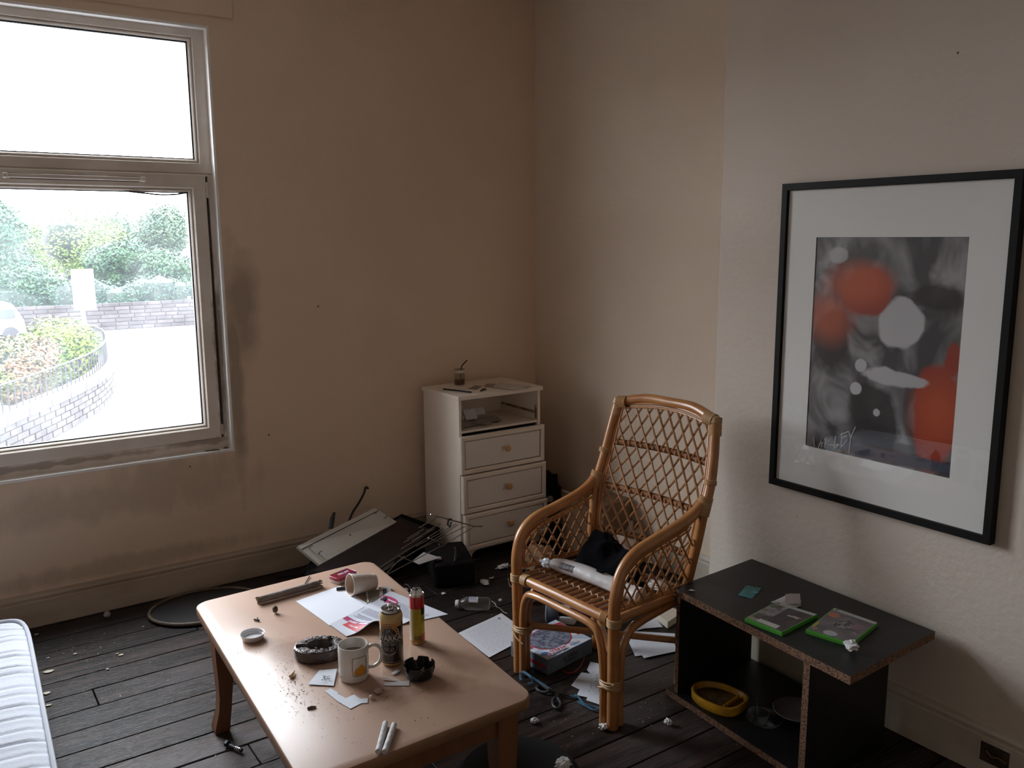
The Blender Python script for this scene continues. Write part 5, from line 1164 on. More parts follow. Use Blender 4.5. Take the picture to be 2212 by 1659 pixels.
poly_sheet('torn_paper', [(701, 1493), (714, 1488), (731, 1497), (729, 1499), (747, 1509), (765, 1501), (778, 1510), (795, 1509), (794, 1519), (780, 1520), (757, 1532), (728, 1515)], m_pap2, 'torn L-shaped white paper strip in front of the mug')
poly_sheet('paper_strip', [(829, 1476), (884, 1471), (884, 1482), (830, 1482)], m_papd, 'narrow creased paper strip left of the black ashtray')
poly_sheet('paper_strip', [(828, 1460), (865, 1469), (866, 1473), (828, 1470)], mat('tan_paper', (.40, .31, .26), .7), 'tan torn strip behind the creased strip by the ashtray')
sheet('paper_scrap', [Ft(845, 1458), Ft(852, 1459), Ft(867, 1451), Ft(858, 1447)], m_papd, 'small folded scrap between the can and the ashtray', 'scrap', amp=.005, nu=5, nv=5)
crumple('plaster_lump', Ft(817, 1497), .011, mat('pinkish_plaster', (.50, .36, .30), .8), 'pinkish plaster lump right of the torn paper', 'lump', 4, (1.1, 1, .6), amp=.4)
crumple('plaster_lump', Ft(802, 1509), .006, mat('cream_plaster', (.66, .56, .44), .8), 'tiny cream lump touching the torn paper', 'lump', 6, (1, 1, .8), amp=.3)
for i, (a, b, lb) in enumerate((((833, 1568), (817, 1630), 'left of the two white rolled cigarettes near the table edge'), ((852, 1571), (831, 1631), 'right of the two white rolled cigarettes near the table edge'))):
    p, q = Ft(*a)+Vector((0, 0, .0075)), Ft(*b)+Vector((0, 0, .0075)); build('filter_roll', MB().tube([p+(q-p)*t/8 for t in range(9)], [.0072*(1+.05*nz((t, i, 0), .8)) for t in range(9)], 11), mat('rolling_paper', (.60, .60, .62), .75, c2=(.46, .45, .46), ms=30, bump=.4, bs=80), label=lb, cat='cigarette', group='white rolls near the table edge')
# ------------------------------------------------------------------ mattress
MT = .21
R1, R2 = F(60, 1352, MT*.75), F(119, 1659, MT*.75)
md = (R2-R1); md.z = 0; md.normalize(); mnn = Vector((md.y, -md.x, 0))   # towards -x side
if mnn.x > 0: mnn = -mnn
Lm, Wm = 1.9, .9
mo_ = R1; 
m_mat = mat('mattress_ticking', (.60, .63, .70), .8, c2=(.56, .59, .67), ms=5, bump=.15, bs=120)
mtr = thing('mattress', 'thin white quilted mattress on the floor at the lower left', 'mattress', (R1+md*.95+mnn*.45)*1.0-Vector((0, 0, R1.z)))
rq_ = random.Random(5); creases = []; q = .05
while q < Lm-.05: creases.append((q, rq_.uniform(.5, 1.2), rq_.uniform(-.3, .3))); q += rq_.choice((.05, .075, .09, .11))
def SQ(u, v, k_=1.0):
    m_ = max(abs(u), abs(v))
    if m_ < 1e-6: return 0, 0
    a, b = u/m_, v/m_; n_ = 14; s_ = 1/((abs(a)**n_+abs(b)**n_)**(1/n_)); s_ = 1+(s_-1)*m_**4
    return u*s_*k_, v*s_*k_
def MP(u, v, z, k_=1.0, push=0):
    a, b = SQ(u, v, k_); return R1+mnn*(Wm/2-a*(Wm/2+push))+md*(Lm/2+b*(Lm/2+push))*1.0+Vector((0, 0, z-R1.z))
def mtop(uu, vv):
    u, v = 2*uu-1, 2*vv-1; y_ = (v+1)/2*Lm; ed = max(abs(u), abs(v)); z = MT+.012*(1-ed**6)
    for c_, s_, tl in creases:
        d_ = y_-c_-tl*.05*u-.006*nz((u*2, c_*9, 0), 1.3); z -= .010*s_*math.exp(-(d_/.007)**2)*min(1, (1-abs(u))*9+.15)
        z += .003*s_*math.exp(-((d_-.02)/.015)**2)
    return MP(u, v, z-.012*max(0, ed-.9)/.1, .985)
build('quilted_top', MB().grid(mtop, 36, 260), m_mat, mtr, sharp=80)
def loop(k_, z, push=0, n_=40):
    o = []
    for i in range(4*n_):
        s_, t = divmod(i, n_); t = -1+2*t/n_; u, v = ((t, -1), (1, t), (-t, 1), (-1, -t))[s_]; o.append(MP(u, v, z, k_, push))
    return o
rows = [loop(.985, .02, -.004), loop(.985, .03, .004), loop(.985, .08, .008), loop(.985, .13, .006), loop(.985, .17, .006), loop(.985, MT-.012, .001)]
n = len(rows[0]); vs = [p for r_ in rows for p in r_]; vs = [p+Vector((0, 0, -.02)) if i < n else p for i, p in enumerate(vs)]
vs = [Vector((p.x+.006*nz(p, 6, 1), p.y+.004*nz(p, 9, 2), p.z)) for p in vs]
build('border', MB().add(vs, [(i*n+k_, i*n+(k_+1) % n, (i+1)*n+(k_+1) % n, (i+1)*n+k_) for i in range(5) for k_ in range(n)]+[tuple(range(n))[::-1]]), m_mat, mtr, sharp=60)
build('piping', MB().tube([p+Vector((0, 0, .003*nz(p, 8))) for p in loop(.985, MT-.006, .002)], .0075, 8, closed=True), mat('mattress_piping', (.50, .52, .58), .8), mtr)
build('piping', MB().tube(loop(.985, .018, .006), .007, 8, closed=True), mat('mattress_piping', (.50, .52, .58), .8), mtr)
# ------------------------------------------------------------------ left floor things
ov = F(404, 1311, 0)+Vector((.03, 0, 0)); ovt = thing('oval_tray', 'dark oval tray with a pale cane rim by the skirting board', 'tray', ov)
To = Matrix.Translation((.945, 3.815, 0)) @ Matrix.Rotation(-.12, 4, 'Z')
def EO(k_, n_=48): return [(k_*.235*math.cos(2*PI*i/n_), k_*.185*math.sin(2*PI*i/n_)) for i in range(n_)]
build('tray_base', ringstack([(EO(.97), .001), (EO(1), .004), (EO(.99), .010), (EO(.2), .010)], To), mat('dark_tray', (.018, .018, .02), .55), ovt)
build('cane_rim', MB().tube([To @ Vector((x, y_, .013)) for x, y_ in EO(1.0)], .0072, 8, closed=True), mat('cane_rim', (.16, .12, .075), .6, c2=(.10, .075, .05), ms=30), ovt)
bp_ = F(232, 1334, 0); crumple('paper_ball', bp_, .014, m_papd, 'small pale paper ball by the skirting left of the oval tray', 'paper', 1, (1, 1, 1), amp=.3)
# drawer front dropped on the heap
pL, pT, pR, pB = F(642, 1180, .25), F(810, 1097, .30), F(857, 1127, .215), F(690, 1220, .165)
nrm = (pT-pL).cross(pB-pL).normalized()
if nrm.z < 0: nrm = -nrm
m_panel = mat('white_panel', (.62, .61, .57), .5, c2=(.57, .55, .50), ms=4)
pn = build('fallen_drawer_front', MB().hexa([p-nrm*.016 for p in (pL, pT, pR, pB)], [pL, pT, pR, pB]), m_panel, label='white drawer front with metal pegs fallen on the black heap', cat='drawer front')
def PP(u, v, d=0): return pL.lerp(pT, u).lerp(pB.lerp(pR, u), v)+nrm*d
build('groove', MB().hexa([PP(a, b, .0002) for a, b in ((0, .17), (1, .17), (1, .20), (0, .20))], [PP(a, b, .0008) for a, b in ((0, .17), (1, .17), (1, .20), (0, .20))]), m_dark, pn)
for u, v in ((.07, .27), (.09, .62), (.94, .22), (.95, .62)): build('metal_peg', MB().tube([PP(u, v, 0), PP(u, v, .020), PP(u+.012, v+.02, .022)], .0035, 7), m_zinc, pn)
build('screw_hole', MB().tube([PP(.5, .55, 0), PP(.5, .55, .001)], .004, 8), m_dark, pn)
# black heap: television, box, speaker cloth
m_tv = mat('matt_black_plastic', (.006, .005, .0055), .75, c2=(.010, .009, .009), ms=20, spec=.12)
tA, tB, tC, tD = F(655, 1240, .10), F(868, 1110, .175), F(950, 1140, .13), F(790, 1262, .07)
tvn = build('flat_television', MB().hexa([p-Vector((0, 0, .05)) for p in (tA, tB, tC, tD)], [tA, tB, tC, tD]), m_tv, label='black flat television lying tilted under the white drawer front', cat='television')
scr = [tA.lerp(tC, .06), tB.lerp(tD, .06), tC.lerp(tA, .06), tD.lerp(tB, .06)]
build('screen', MB().hexa(scr, [p+Vector((0, 0, .001)) for p in scr]), mat('dull_screen', (.022, .018, .02), .35), tvn)
bx = thing('black_case', 'black soft case standing against the left side of the chest', 'case', (2.06, 3.52, 0))
Rb = rotz(-.35)
build('case_body', MB().box((2.04, 3.50, .06), (.20, .30, .118), R=Rb, bev=.02, seg=3), m_tv, bx)
build('case_handle', MB().tube(smooth([(2.0, 3.38, .118), (2.03, 3.42, .145), (2.06, 3.48, .145), (2.08, 3.52, .12)], 5), .006, 6), m_gasket, bx)
for i, (px, py, r_, s_) in enumerate(((690, 1245, .05, 1), (735, 1252, .045, 2), (878, 1185, .055, 3), (895, 1205, .04, 4))):
    crumple('black_rag', F(px, py, 0), r_, m_tv, ('black rag left under the fallen drawer front', 'black rag in the middle under the television edge', 'knotted black cable bundle behind the table corner', 'small black rag beside the airer wires')[i], 'rag', s_*7, (1.6, 1, .8), amp=.7, grp='black rags in the heap')
cable = mat('black_cable', (.012, .012, .014), .45)
wq = lambda px, py, y_: on(px, py, 1, y_)
build('black_cable', MB().tube(smooth([wq(752, 1130, 3.93), wq(763, 1105, 3.96), wq(776, 1085, 3.98), wq(786, 1066, 4.0), wq(790, 1053, 4.0), wq(795, 1055, 3.98)], 5), .006, 7), cable, label='stiff black cable sticking up against the wall', cat='cable')
build('plastic_strip', MB().tube([wq(714, 1142, 3.9), wq(717, 1122, 3.92), wq(722, 1107, 3.94)], [.013, .014, .007], 7, flat=.5), cable, label='short black plastic strip standing behind the drawer front', cat='strip')
build('floor_cable', MB().tube(smooth([F(600, 1245, .006), F(640, 1240, .006), F(665, 1228, .006), F(672, 1215, .006), F(660, 1208, .006), F(700, 1200, .006)], 5), .005, 6), cable, label='black cable looping on the floor under the drawer front', cat='cable')
# wire airer
m_wire = mat('dull_steel_wire', (.40, .36, .33), .35, .9)
aw = thing('wire_airer', 'collapsed wire clothes airer lying beside the chest of drawers', 'airer', (2.0, 3.4, .14))
def AW(px, py): return on(px, py, 1, 3.50+(px-1024)*.0008)
for i, l_ in enumerate((((817, 1228), (956, 1141)), ((820, 1238), (990, 1133)), ((829, 1245), (890, 1212.7), (952, 1180)), ((890, 1194), (1005, 1137)), ((961, 1175), (1024, 1138)), ((914, 1134), (947, 1116)), ((920, 1148), (951, 1131)), ((890, 1168), (938, 1142)), ((866, 1186), (912, 1158)), ((905, 1140), (938, 1122)), ((872, 1172), (906, 1152)), ((880, 1163), (915, 1143)), ((899, 1180), (985, 1132)))):
    build('wire', MB().tube([AW(*p) for p in l_], .0022, 5), m_wire, aw)
for l_ in (((861, 1201), (891, 1213)), ((925, 1162), (958, 1174)), ((948, 1176), (953, 1182), (961, 1175)), ((829, 1245), (862, 1210), (874, 1201)), ((820, 1235), (850, 1214))): build('cross_wire', MB().tube([AW(*p) for p in l_], .0022, 5), m_wire, aw)
build('fork_end', MB().tube([AW(930, 1111), AW(967, 1121), AW(1024, 1137), AW(1042, 1137)], .0035, 6), m_wire, aw)
build('plastic_clip', MB().tube([AW(975, 1122), AW(969, 1121), AW(967, 1134), AW(971, 1138), AW(975, 1128)], .005, 6), cable, aw)
sheet('grey_wrapper', [F(890, 1216, .135), F(905, 1224, .12), F(952, 1208, .13), F(915, 1197, .15)], m_papd, 'grey crumpled wrapper lying among the airer wires', 'wrapper', amp=.02)
crumple('grey_scrap', F(948, 1210, .1195), .014, m_papd, 'round grey scrap on the black case', 'scrap', 4, amp=.6)
# ------------------------------------------------------------------ right of the chest, seen behind the chair
m_card = mat('brown_cardboard', (.20, .115, .06), .8, c2=(.16, .09, .045), ms=6)
kb = on(1232, 1075, 1, 3.25); cbx = thing('cardboard_box', 'dark brown cardboard box in the alcove corner behind the chair', 'box', (2.86, 3.35, 0))
build('box_body', MB().box((2.83, 3.32, .155), (.21, .30, .31), R=rotz(.1), bev=.003), m_card, cbx); build('box_flap', MB().box((2.72, 3.30, .30), (.01, .26, .10), R=frame((.8, 0, .6), (0, 1, 0), (-.6, 0, .8)), bev=.002), m_card, cbx)
crumple('bin_bag', (2.85, 3.78, 0), .095, m_tv, 'black bin bag beside the right side of the chest', 'bag', 3, (.9, .9, 1.7), amp=.45)
crumple('grey_pouch', (2.83, 3.72, .17), .022, m_papd, 'little grey pouch on top of the black bin bag', 'pouch', 8, (1, 1, 1.2), amp=.5)
crumple('carrier_bag', (2.72, 3.02, 0), .10, mat('pinkish_plastic', (.42, .31, .26), .5, c2=(.3, .2, .16), ms=14), 'pinkish carrier bag on the floor behind the chair', 'bag', 14, (.9, 1.1, 1.0), amp=.6)
la = [on(1320, 1150, 0, 2.90), on(1374, 1152, 0, 2.90), on(1372, 1128, 0, 2.955), on(1322, 1108, 0, 2.955)]
sheet('leaning_paper', la, m_pap, 'white folded paper leaning on the alcove skirting behind the chair', 'paper', amp=.003)
la = [on(1366, 1160, 0, 2.86), on(1392, 1166, 0, 2.86), on(1386, 1132, 0, 2.94), on(1368, 1124, 0, 2.94)]
sheet('brown_card', la, m_card, 'small brown card leaning beside the white folded paper', 'card', amp=.002)
crumple('brown_paper_bag', (2.44, 3.30, 0), .075, mat('tan_paper_bag', (.36, .22, .12), .8, c2=(.28, .16, .09), ms=10), 'tan paper bag on the floor between chest and chair', 'bag', 23, (1.2, 1, .9), amp=.6)
crumple('blue_wrapper', F(1137, 1216, 0), .022, mat('blue_foil', (.02, .22, .62), .3, .2, c2=(.2, .5, .8), ms=40), 'crumpled bright blue wrapper seen through the left chair arm', 'wrapper', 31, (.9, 1, 1.1), amp=.7)
sheet('magazine_page', [F(1195, 1250, .001), F(1262, 1240, .001), F(1290, 1215, .001), F(1225, 1220, .001)], mat('magazine', (.40, .34, .33), .6, c2=(.22, .12, .10), ms=12), 'creased magazine page on the floor behind the chair', 'magazine', amp=.02)
# ------------------------------------------------------------------ floor between table and chair
m_bot = clear('cloudy_bottle_plastic', (.86, .85, .82), haze=.22, hz=(.8, .78, .74))
q0, q1 = F(984, 1316, 0), F(1058, 1318, 0); qd = (q1-q0); QL = qd.length; qd.normalize(); br = .029
bo = thing('plastic_bottle', 'clear plastic bottle with white cap lying on the floor', 'bottle', q0.lerp(q1, .5))
Rq = frame(Vector((0, 0, 1)).cross(qd).normalized(), Vector((0, 0, 1)), qd) if False else frame(Vector((0, 0, 1)), qd.cross(Vector((0, 0, 1))), qd)
qc = q0+Vector((0, 0, br+.001))
build('bottle_body', MB().lathe([(.013, .012), (.014, .022), (.020, .032), (br-.001, .046), (br, .055), (br, QL-.008), (br-.004, QL), (.001, QL-.004)], 28, qc, R=Rq), m_bot, bo)
build('bottle_cap', MB().lathe([(.001, 0), (.0165, 0), (.018, .003), (.018, .015), (.001, .015)], 24, qc+Vector((0, 0, -.004)), R=Rq), mat('white_cap', (.62, .60, .58), .4), bo)
mb = MB().grid(lambda u, v: qc+Rq @ Vector(((br+.0004)*math.cos(-1.6+2.6*u), (br+.0004)*math.sin(-1.6+2.6*u), .062+.042*v)), 14, 2); mb.keepn = True
lbl = build('bottle_label', mb, mat('clear_label', (.50, .49, .55), .5, c2=(.34, .33, .36), ms=60), bo)
mb = MB()
for j in range(5): mb.grid(lambda u, v: qc+Rq @ Vector(((br+.0007)*math.cos(-.9+1.5*u), (br+.0007)*math.sin(-.9+1.5*u), .068+.006*j+.0015*v)), 8, 1)
mb.grid(lambda u, v: qc+Rq @ Vector(((br+.0007)*math.cos(-1.4+.8*u), (br+.0007)*math.sin(-1.4+.8*u), .060+.038*v)), 6, 2, mi=1)
mb.keepn = True; build('label_print', mb, [mat('label_ink', (.10, .12, .28), .5), mat('label_green', (.12, .22, .08), .5)], bo)
# printed letter sheet
m_letter = mat('letter_paper', (.62, .63, .68), .7)
lt4 = [F(989, 1369, 0), F(1057, 1421, 0), F(1150, 1372, 0), F(1083, 1326, 0)]
ltr = thing('printed_letter', 'white printed form lying on the floor left of the chair leg', 'paper', sum(lt4, Vector())/4)
def LP(u, v, d=0): 
    p = lt4[0].lerp(lt4[1], u).lerp(lt4[3].lerp(lt4[2], u), v); return p+Vector((0, 0, .0012+.003*(.5+.5*nz(p, 7, 2))+d))
build('page', MB().grid(lambda u, v: LP(u, v), 16, 16, th=.0008), m_letter, ltr, sharp=70)
ln = MB()
for i in range(17):
    v = .12+i*.045; u = .08
    while u < .9:
        l_ = min(rb.uniform(.04, .16), .93-u); ln.add([LP(u, v, .0009), LP(u+l_, v, .0009), LP(u+l_, v+.007, .0009), LP(u, v+.007, .0009)], [(0, 1, 2, 3)]); u += l_+.03
ln.tube([LP(.12+.02*math.cos(t*PI/6), .86+.02*math.sin(t*PI/6), .001) for t in range(12)], .0015, 4, closed=True)
ln.add([LP(.10, .30, .001), LP(.92, .30, .001), LP(.92, .306, .001), LP(.10, .306, .001)], [(0, 1, 2, 3)])
ln.keepn = True; build('print_lines', ln, mat('grey_print', (.33, .34, .40), .7), ltr)
# jigsaw puzzle box
PH = .062
bA, bB, bC, bD = F(1183, 1426.5, PH), F(1279, 1379.6, PH), F(1200, 1338.5, PH), F(1104, 1385.5, PH)
pzb = thing('puzzle_box', 'light blue and white picture puzzle box under the rattan chair', 'box', Vector(((bA.x+bC.x)/2, (bA.y+bC.y)/2, 0)))
def BXP(u, v, z=PH, d=0): p = bA.lerp(bB, u).lerp(bD.lerp(bC, u), v); return Vector((p.x, p.y, z+d))
m_pb = mat('box_pale_blue', (.42, .52, .66), .4); m_pbw = mat('box_white', (.66, .66, .72), .4); m_pbs = mat('box_side_grey', (.18, .24, .31), .5, c2=(.13, .16, .2), ms=12); m_red = mat('box_red', (.48, .03, .05), .4)
build('box_shell', MB().hexa([BXP(a, b, .001) for a, b in ((0, 0), (1, 0), (1, 1), (0, 1))], [BXP(a, b, PH) for a, b in ((0, 0), (1, 0), (1, 1), (0, 1))]), m_pbs, pzb)
def topoly(name, pts, mt, d): mb = MB(); mb.add([BXP(u, v, PH, d) for u, v in pts], [tuple(range(len(pts)))]); mb.keepn = True; return build(name, mb, mt, pzb)
topoly('lid_print', [(.005, .005), (.995, .005), (.995, .995), (.005, .995)], m_pb, .0006)
for i in range(12):
    a = 2*PI*i/12; a2 = a+.26; f_ = lambda t: (lambda c, s: (.5+c*min(.49/abs(c) if abs(c) > 1e-6 else 9, .49/abs(s) if abs(s) > 1e-6 else 9), .5+s*min(.49/abs(c) if abs(c) > 1e-6 else 9, .49/abs(s) if abs(s) > 1e-6 else 9)))(math.cos(t), math.sin(t))
    topoly('ray', [(.5, .5), f_(a), f_(a2)], m_pbw, .0010+i*.00001)
cir = lambda cu, cv, r_, n_=36, ku=1: [(cu+r_*math.cos(2*PI*i/n_), cv+r_*ku*math.sin(2*PI*i/n_)) for i in range(n_)]
topoly('picture_ring', cir(.50, .55, .385), m_red, .0014); topoly('round_picture', cir(.50, .55, .365), mat('crowd_picture', (.22, .24, .31), .5, c2=(.07, .08, .12), ms=70, world=True, lo=.42, hi=.6), .0018)
topoly('red_banner', [(.02, .52), (.10, .52), (.10, .95), (.02, .95)], m_red, .0022); topoly('white_tab', [(.10, .06), (.52, .06), (.52, .20), (.10, .20)], m_pbw, .0022)
topoly('blue_roundel', cir(.10, .20, .06), mat('roundel_blue', (.05, .20, .48), .4), .0024)
topoly('red_corner_patch', [(.78, .74), (.98, .70), (.98, .86), (.80, .90)], mat('dull_red', (.38, .04, .06), .4), .0022)
topoly('small_mark', cir(.93, .30, .022), m_red, .0022)
def upside(txt, size, cu, cv, mt, name, z=.0026): # reads from the far side
    build(name, lettering(txt, size, lambda x, y_, d: BXP(cu-x/.235, cv-y_/.235, PH, z), bold=True), mt, pzb)
upside('WALLY?', .028, .30, .148, mat('lid_red_ink', (.42, .03, .08), .5), 'lettering'); upside("WHERE'S", .021, .30, .072, mat('lid_dark_ink', (.06, .04, .10), .5), 'lettering'); upside('PUZZLE', .014, .68, .10, mat('lid_grey_ink', (.22, .22, .3), .5), 'lettering')
def FB(x, z): p = bA.lerp(bB, .5-x/.235); n_ = Vector((bB.y-bA.y, -(bB.x-bA.x), 0)).normalized(); return Vector((p.x, p.y, PH/2-z))+n_*.0012
build('side_lettering', lettering('WALLY?', .022, lambda x, y_, d: FB(x, y_-.006), bold=True), mat('side_ink', (.035, .03, .04), .5), pzb); build('side_lettering', lettering("WHERE'S", .014, lambda x, y_, d: FB(x, y_+.010), bold=True), mat('side_ink', (.035, .03, .04), .5), pzb)
nl = Vector((bD.y-bA.y, -(bD.x-bA.x), 0)).normalized(); nl = -nl if nl.x > 0 else nl
def LB(t, z): p = bA.lerp(bD, t); return Vector((p.x, p.y, z))+nl*.0012
mb = MB(); mb.add([LB(.05, .022), LB(.55, .022), LB(.55, .034), LB(.05, .034)], [(0, 1, 2, 3)]); mb.keepn = True; build('red_strip', mb, m_red, pzb)
mb = MB(); mb.add([LB(.60, .010), LB(.95, .010), LB(.95, .052), LB(.60, .052)], [(0, 1, 2, 3)]); mb.keepn = True; build('dark_picture', mb, mat('small_photo', (.05, .04, .04), .5, c2=(.12, .1, .1), ms=80), pzb)
# dumbbell
d0 = F(1180, 1344, 0); d1 = F(1292, 1352, 0); dx_ = (d1-d0); dx_.z = 0; dx_.normalize(); DR = .052
db_ = thing('dumbbell', 'grey plastic dumbbell lying under the rattan chair', 'dumbbell', d0+dx_*.14); Rd = frame(Vector((0, 0, 1)), dx_.cross(Vector((0, 0, 1))), dx_)
m_db = mat('slate_plastic', (.085, .105, .145), .5); dc = d0+Vector((0, 0, DR+.001))
for t0, nm in ((0, 'weight_end'), (.215, 'weight_end')):
    build(nm, MB().lathe([(.001, t0), (DR-.008, t0), (DR-.002, t0+.003), (DR, t0+.008), (DR, t0+.048), (DR-.003, t0+.054), (.026, t0+.058), (.001, t0+.058)], 32, dc, R=Rd), m_db, db_)
    build('seam_ring', MB().tube([dc+Rd @ Vector(((DR+.0004)*math.cos(t*PI/16), (DR+.0004)*math.sin(t*PI/16), t0+.006)) for t in range(32)], .0016, 5, closed=True), mat('pale_seam', (.35, .37, .40), .5), db_)
build('grip', MB().lathe([(.022, .055), (.019, .07), (.020, .12), (.019, .20), (.022, .218)], 20, dc, R=Rd), mat('dark_grip', (.025, .03, .045), .45), db_)
sheet('paper_under_dumbbell', [F(1196, 1346, 0), F(1240, 1350, 0), F(1262, 1318, 0), F(1200, 1302, 0)], m_pap2, 'pale paper lying under the dumbbell grip', 'paper', amp=.001)
# papers right of the chair legs
poly_sheet('white_sheet', [(1356, 1382), (1368, 1364), (1458, 1369), (1458, 1405), (1388, 1416), (1372, 1418)], m_pap2, 'lower white sheet of the pair behind the front right chair leg', z=.001)
poly_sheet('white_sheet', [(1364, 1380), (1395, 1376), (1434, 1377), (1462, 1398), (1462, 1407), (1391, 1422), (1374, 1396)], m_pap2, 'upper white sheet with a torn corner by the shelf unit', z=.004)
poly_sheet('white_sheet', [(1340, 1372), (1366, 1342), (1415, 1335), (1432, 1355), (1392, 1358)], m_pap2, 'white sheet under the chair crossed by the stretcher', z=.002)
cb2 = [F(1416, 1338, .0), F(1442, 1358, .0), F(1475, 1335, .0), F(1440, 1322, .0)]
build('cream_booklet', MB().hexa(cb2, [p+Vector((0, 0, .03)) for p in cb2]), m_papc, label='thick cream booklet under the chair beside the shelf unit', cat='booklet')
# tobacco-strewn papers
poly_sheet('dirty_paper', [(1268, 1448), (1275, 1430), (1312, 1438), (1316, 1478), (1290, 1470)], m_pap2, 'upper dirty white paper by the right chair leg', z=.004)
poly_sheet('dirty_paper', [(1234, 1481), (1256, 1453), (1318, 1462), (1318, 1522), (1293, 1522), (1266, 1513), (1269, 1507), (1246, 1502), (1252, 1490)], m_pap2, 'lower jagged white paper strewn with brown tobacco', z=.001)
cr2 = MB()
for _ in range(220): crumb(cr2, F(r3.gauss(1296, 12), r3.gauss(1482, 14), .0065), .0024*r3.uniform(.5, 1.5))
build('tobacco_shreds', cr2, mat('tobacco', (.17, .09, .04), .8, c2=(.05, .03, .02), ms=60, world=True), label='brown tobacco shreds on the jagged white paper', cat='tobacco', kind='stuff')
# blue strap with tools
m_blue = mat('blue_vinyl', (.06, .17, .27), .45, c2=(.03, .08, .13), ms=20)
stp = thing('blue_strap', 'blue plastic strap with a loop lying on the floor by the box', 'strap', F(1165, 1490, 0))
g = lambda px, py, z=.006: F(px, py, z)
build('loop', MB().tube(smooth([g(1126, 1470), g(1125, 1455, .02), g(1133, 1453, .03), g(1146, 1463, .03), g(1151, 1474, .012), g(1140, 1478)], 5), .0055, 7, flat=.5), m_blue, stp)
build('band', MB().tube(smooth([g(1136, 1455, .02), g(1160, 1470), g(1180, 1483), g(1200, 1497), g(1218, 1502), g(1245, 1505)], 5), .0055, 7, flat=.5), m_blue, stp)
build('tail', MB().tube(smooth([g(1243, 1500), g(1250, 1506), g(1262, 1520), g(1280, 1525), g(1293, 1530), g(1282, 1533), g(1262, 1523), g(1248, 1515)], 5), .0045, 7, flat=.5), m_blue, stp)
scs = thing('dark_scissors', 'dark open scissors lying beside the blue strap', 'scissors', F(1205, 1505, 0)); m_sc = mat('dark_steel', (.06, .058, .06), .3, .9)
build('blade', MB().tube([g(1212, 1474, .012), g(1207, 1490, .012), g(1200, 1508, .012)], [.002, .007, .008], 6, flat=.35), m_sc, scs)
build('blade', MB().tube([g(1232, 1503, .010), g(1215, 1500, .010), g(1186, 1490, .012)], [.002, .006, .007], 6, flat=.35), m_sc, scs)
build('handle', MB().tube(smooth([g(1200, 1506, .012), g(1194, 1515), g(1196, 1526), g(1206, 1530), g(1211, 1520), g(1204, 1508, .012)], 5), .0055, 7), m_gasket, scs)
build('handle', MB().tube(smooth([g(1186, 1490, .012), g(1172, 1482), g(1160, 1484), g(1162, 1491), g(1176, 1496), g(1186, 1492, .012)], 5), .0055, 7), m_gasket, scs)
build('red_wire', MB().tube(smooth([g(1215, 1448, .004), g(1225, 1453, .004), g(1240, 1452, .004), g(1252, 1442, .004), g(1258, 1432, .006), g(1262, 1420, .012)], 6), .0022, 6), mat('red_flex', (.35, .03, .02), .4), label='thin red wire curling out beside the puzzle box', cat='wire')
build('metal_hoop', MB().tube([on(1106+9*math.cos(t*PI/12), 1240+29*math.sin(t*PI/12), 0, F(1106, 1270, 0).x) for t in range(24)], .003, 6, closed=True), mat('bright_metal', (.7, .7, .7), .15, 1), label='thin shiny hoop standing behind the left chair leg', cat='hoop')
# white shreds and plaster bits
for i, (px, py, r_, sq_, lb) in enumerate(((1088, 1228, .026, (1.6, .7, .4), 'ragged white tissue shred left of the chair arm'), (1047, 1262, .022, (.9, 1.2, .5), 'grey torn tissue on the dark floor below the chest'), (1149, 1300, .030, (1.1, 1.0, .6), 'white torn foam piece under the front chair rail'), (1062, 1250, .010, (1.5, .6, .3), 'thin white sliver above the torn grey tissue'), (1081, 1300, .008, (1, 1, .8), 'small bright fleck right of the plastic bottle'), (1154, 1561, .012, (1.2, 1, .7), 'pale lump on the boards right of the table corner'), (1303, 1576, .015, (1, 1, .6), 'white crumb at the foot of the right chair leg'), (1443, 1565, .013, (1, 1, .7), 'white pebble on the boards before the shelf unit'), (958, 1284, .010, (1, 1, .4), 'pink and white scrap beyond the gas canister'), (877, 1278, .012, (1, 1, .6), 'grey crumb at the edge beyond the leaflet'), (1216, 1657, .022, (1.2, 1, .6), 'grey crumpled lump on the dark round cushion'), (997, 1228, .012, (1.4, 1, .4), 'grey fleck at the foot of the chest'))):
    crumple('white_scrap', F(px, py, 0 if px != 1216 else .07), r_, m_tis, lb, 'scrap', i*3+1, sq_, amp=.9)
st_ = MB(); 
for l_ in (((1062, 1298), (1070, 1304), (1072, 1310), (1080, 1314), (1088, 1322), (1096, 1325)), ((1128, 1325), (1134, 1318), (1138, 1320), (1142, 1314))): st_.tube(smooth([F(a, b, .002) for a, b in l_], 5), .0012, 5)
build('frayed_thread', st_, m_tis, label='frayed white thread trailing between bottle and chair', cat='thread')
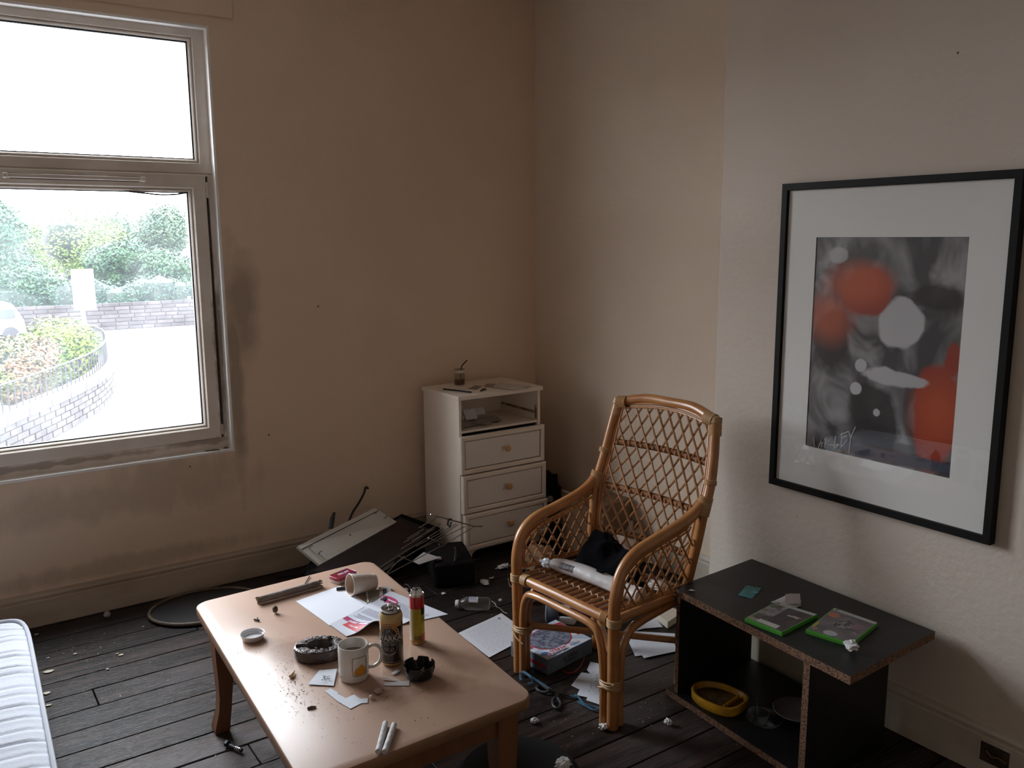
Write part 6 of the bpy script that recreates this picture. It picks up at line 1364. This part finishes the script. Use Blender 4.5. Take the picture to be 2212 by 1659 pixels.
# paint flakes fallen from the wall: the larger ones singly
def flake(px, py, s, lb, seed):
    r = random.Random(seed); c = F(px, py, 0); o = [c+Vector((s*math.cos(2*PI*i/7)*r.uniform(.5, 1.2), s*.7*math.sin(2*PI*i/7)*r.uniform(.5, 1.2), 0)) for i in range(7)]
    mb = MB(); mb.hexa([p+Vector((0, 0, .0006)) for p in o], [p+Vector((0, 0, .002+.001*r.random())) for p in o]); build('paint_flake', mb, mat('cream_paint_chip', (.55, .49, .38), .7), label=lb, cat='flake', group='paint flakes on the boards')
for i, (px, py, s, lb) in enumerate(((105, 1451, .020, 'largest cream paint flake beside the mattress'), (101, 1498, .018, 'long paint flake below the largest, beside the mattress'), (105, 1524, .011, 'small paint flake lowest beside the mattress'), (162, 1413, .011, 'paint flake right of the mattress corner'), (263, 1415, .012, 'bent paint flake in the middle of the bare boards'), (253, 1413, .007, 'tiny flake left of the bent paint flake'), (78, 1371, .009, 'flake nearest the mattress corner by the wall'), (232, 1446, .009, 'dull flake below the bent paint flake'), (310, 1354, .006, 'little flake below the oval tray'), (104, 1422, .007, 'little flake above the largest paint flake'))): flake(px, py, s, lb, i)
fk = MB(); r4 = random.Random(8)
for cx, cy, sx_, sy_, n_ in ((180, 1400, 90, 40, 70), (300, 1480, 120, 50, 60), (1050, 1290, 70, 40, 40), (1250, 1560, 110, 40, 60), (1400, 1500, 60, 60, 50), (600, 1620, 120, 30, 25), (1600, 1600, 120, 50, 30), (480, 1280, 120, 20, 20)):
    for _ in range(n_):
        p = F(r4.gauss(cx, sx_*.6), r4.gauss(cy, sy_*.6), 0)
        if p.y > 4.02 or p.x > 2.55: continue
        crumb(fk, p, .0028*r4.uniform(.5, 1.5))
build('paint_crumbs', fk, mat('pale_crumbs', (.48, .44, .38), .8), label='pale paint crumbs and grit scattered over the floorboards', cat='crumbs', kind='stuff')
# black bolt-like torch on the floor
w0, w1 = F(489, 1612, 0), F(524, 1627, 0); wd_ = (w1-w0).normalized(); Rw = frame(Vector((0, 0, 1)), wd_.cross(Vector((0, 0, 1))), wd_)
bl = thing('black_bolt', 'short black bolt with steel rings on the boards by the table leg', 'bolt', w0.lerp(w1, .5)); wc = w0+Vector((0, 0, .0115)); WL = (w1-w0).length
build('bolt_head', MB().lathe([(.001, 0), (.0115, 0), (.0115, .010), (.001, .010)], 6, wc, R=Rw), m_gasket, bl)
build('bolt_shank', MB().lathe([(.0065, .010), (.0065, WL-.003), (.001, WL)], 14, wc-Vector((0, 0, .003)), R=Rw), m_gasket, bl)
for t in (.62, .72, .82): build('steel_ring', MB().lathe([(.0078, WL*t), (.0078, WL*t+.004)], 14, wc-Vector((0, 0, .003)), R=Rw).lathe([(.006, WL*t), (.0078, WL*t)], 14, wc-Vector((0, 0, .003)), R=Rw), m_alu, bl)
# black round cushion under the table
rc_ = F(1120, 1700, 0); 
build('floor_cushion', MB().lathe([(.001, .0), (.15, .0), (.185, .02), (.19, .04), (.17, .062), (.10, .072), (.001, .068)], 40, rc_), mat('black_cushion', (.006, .006, .007), .95), label='black round floor cushion at the bottom edge beside the table leg', cat='cushion')
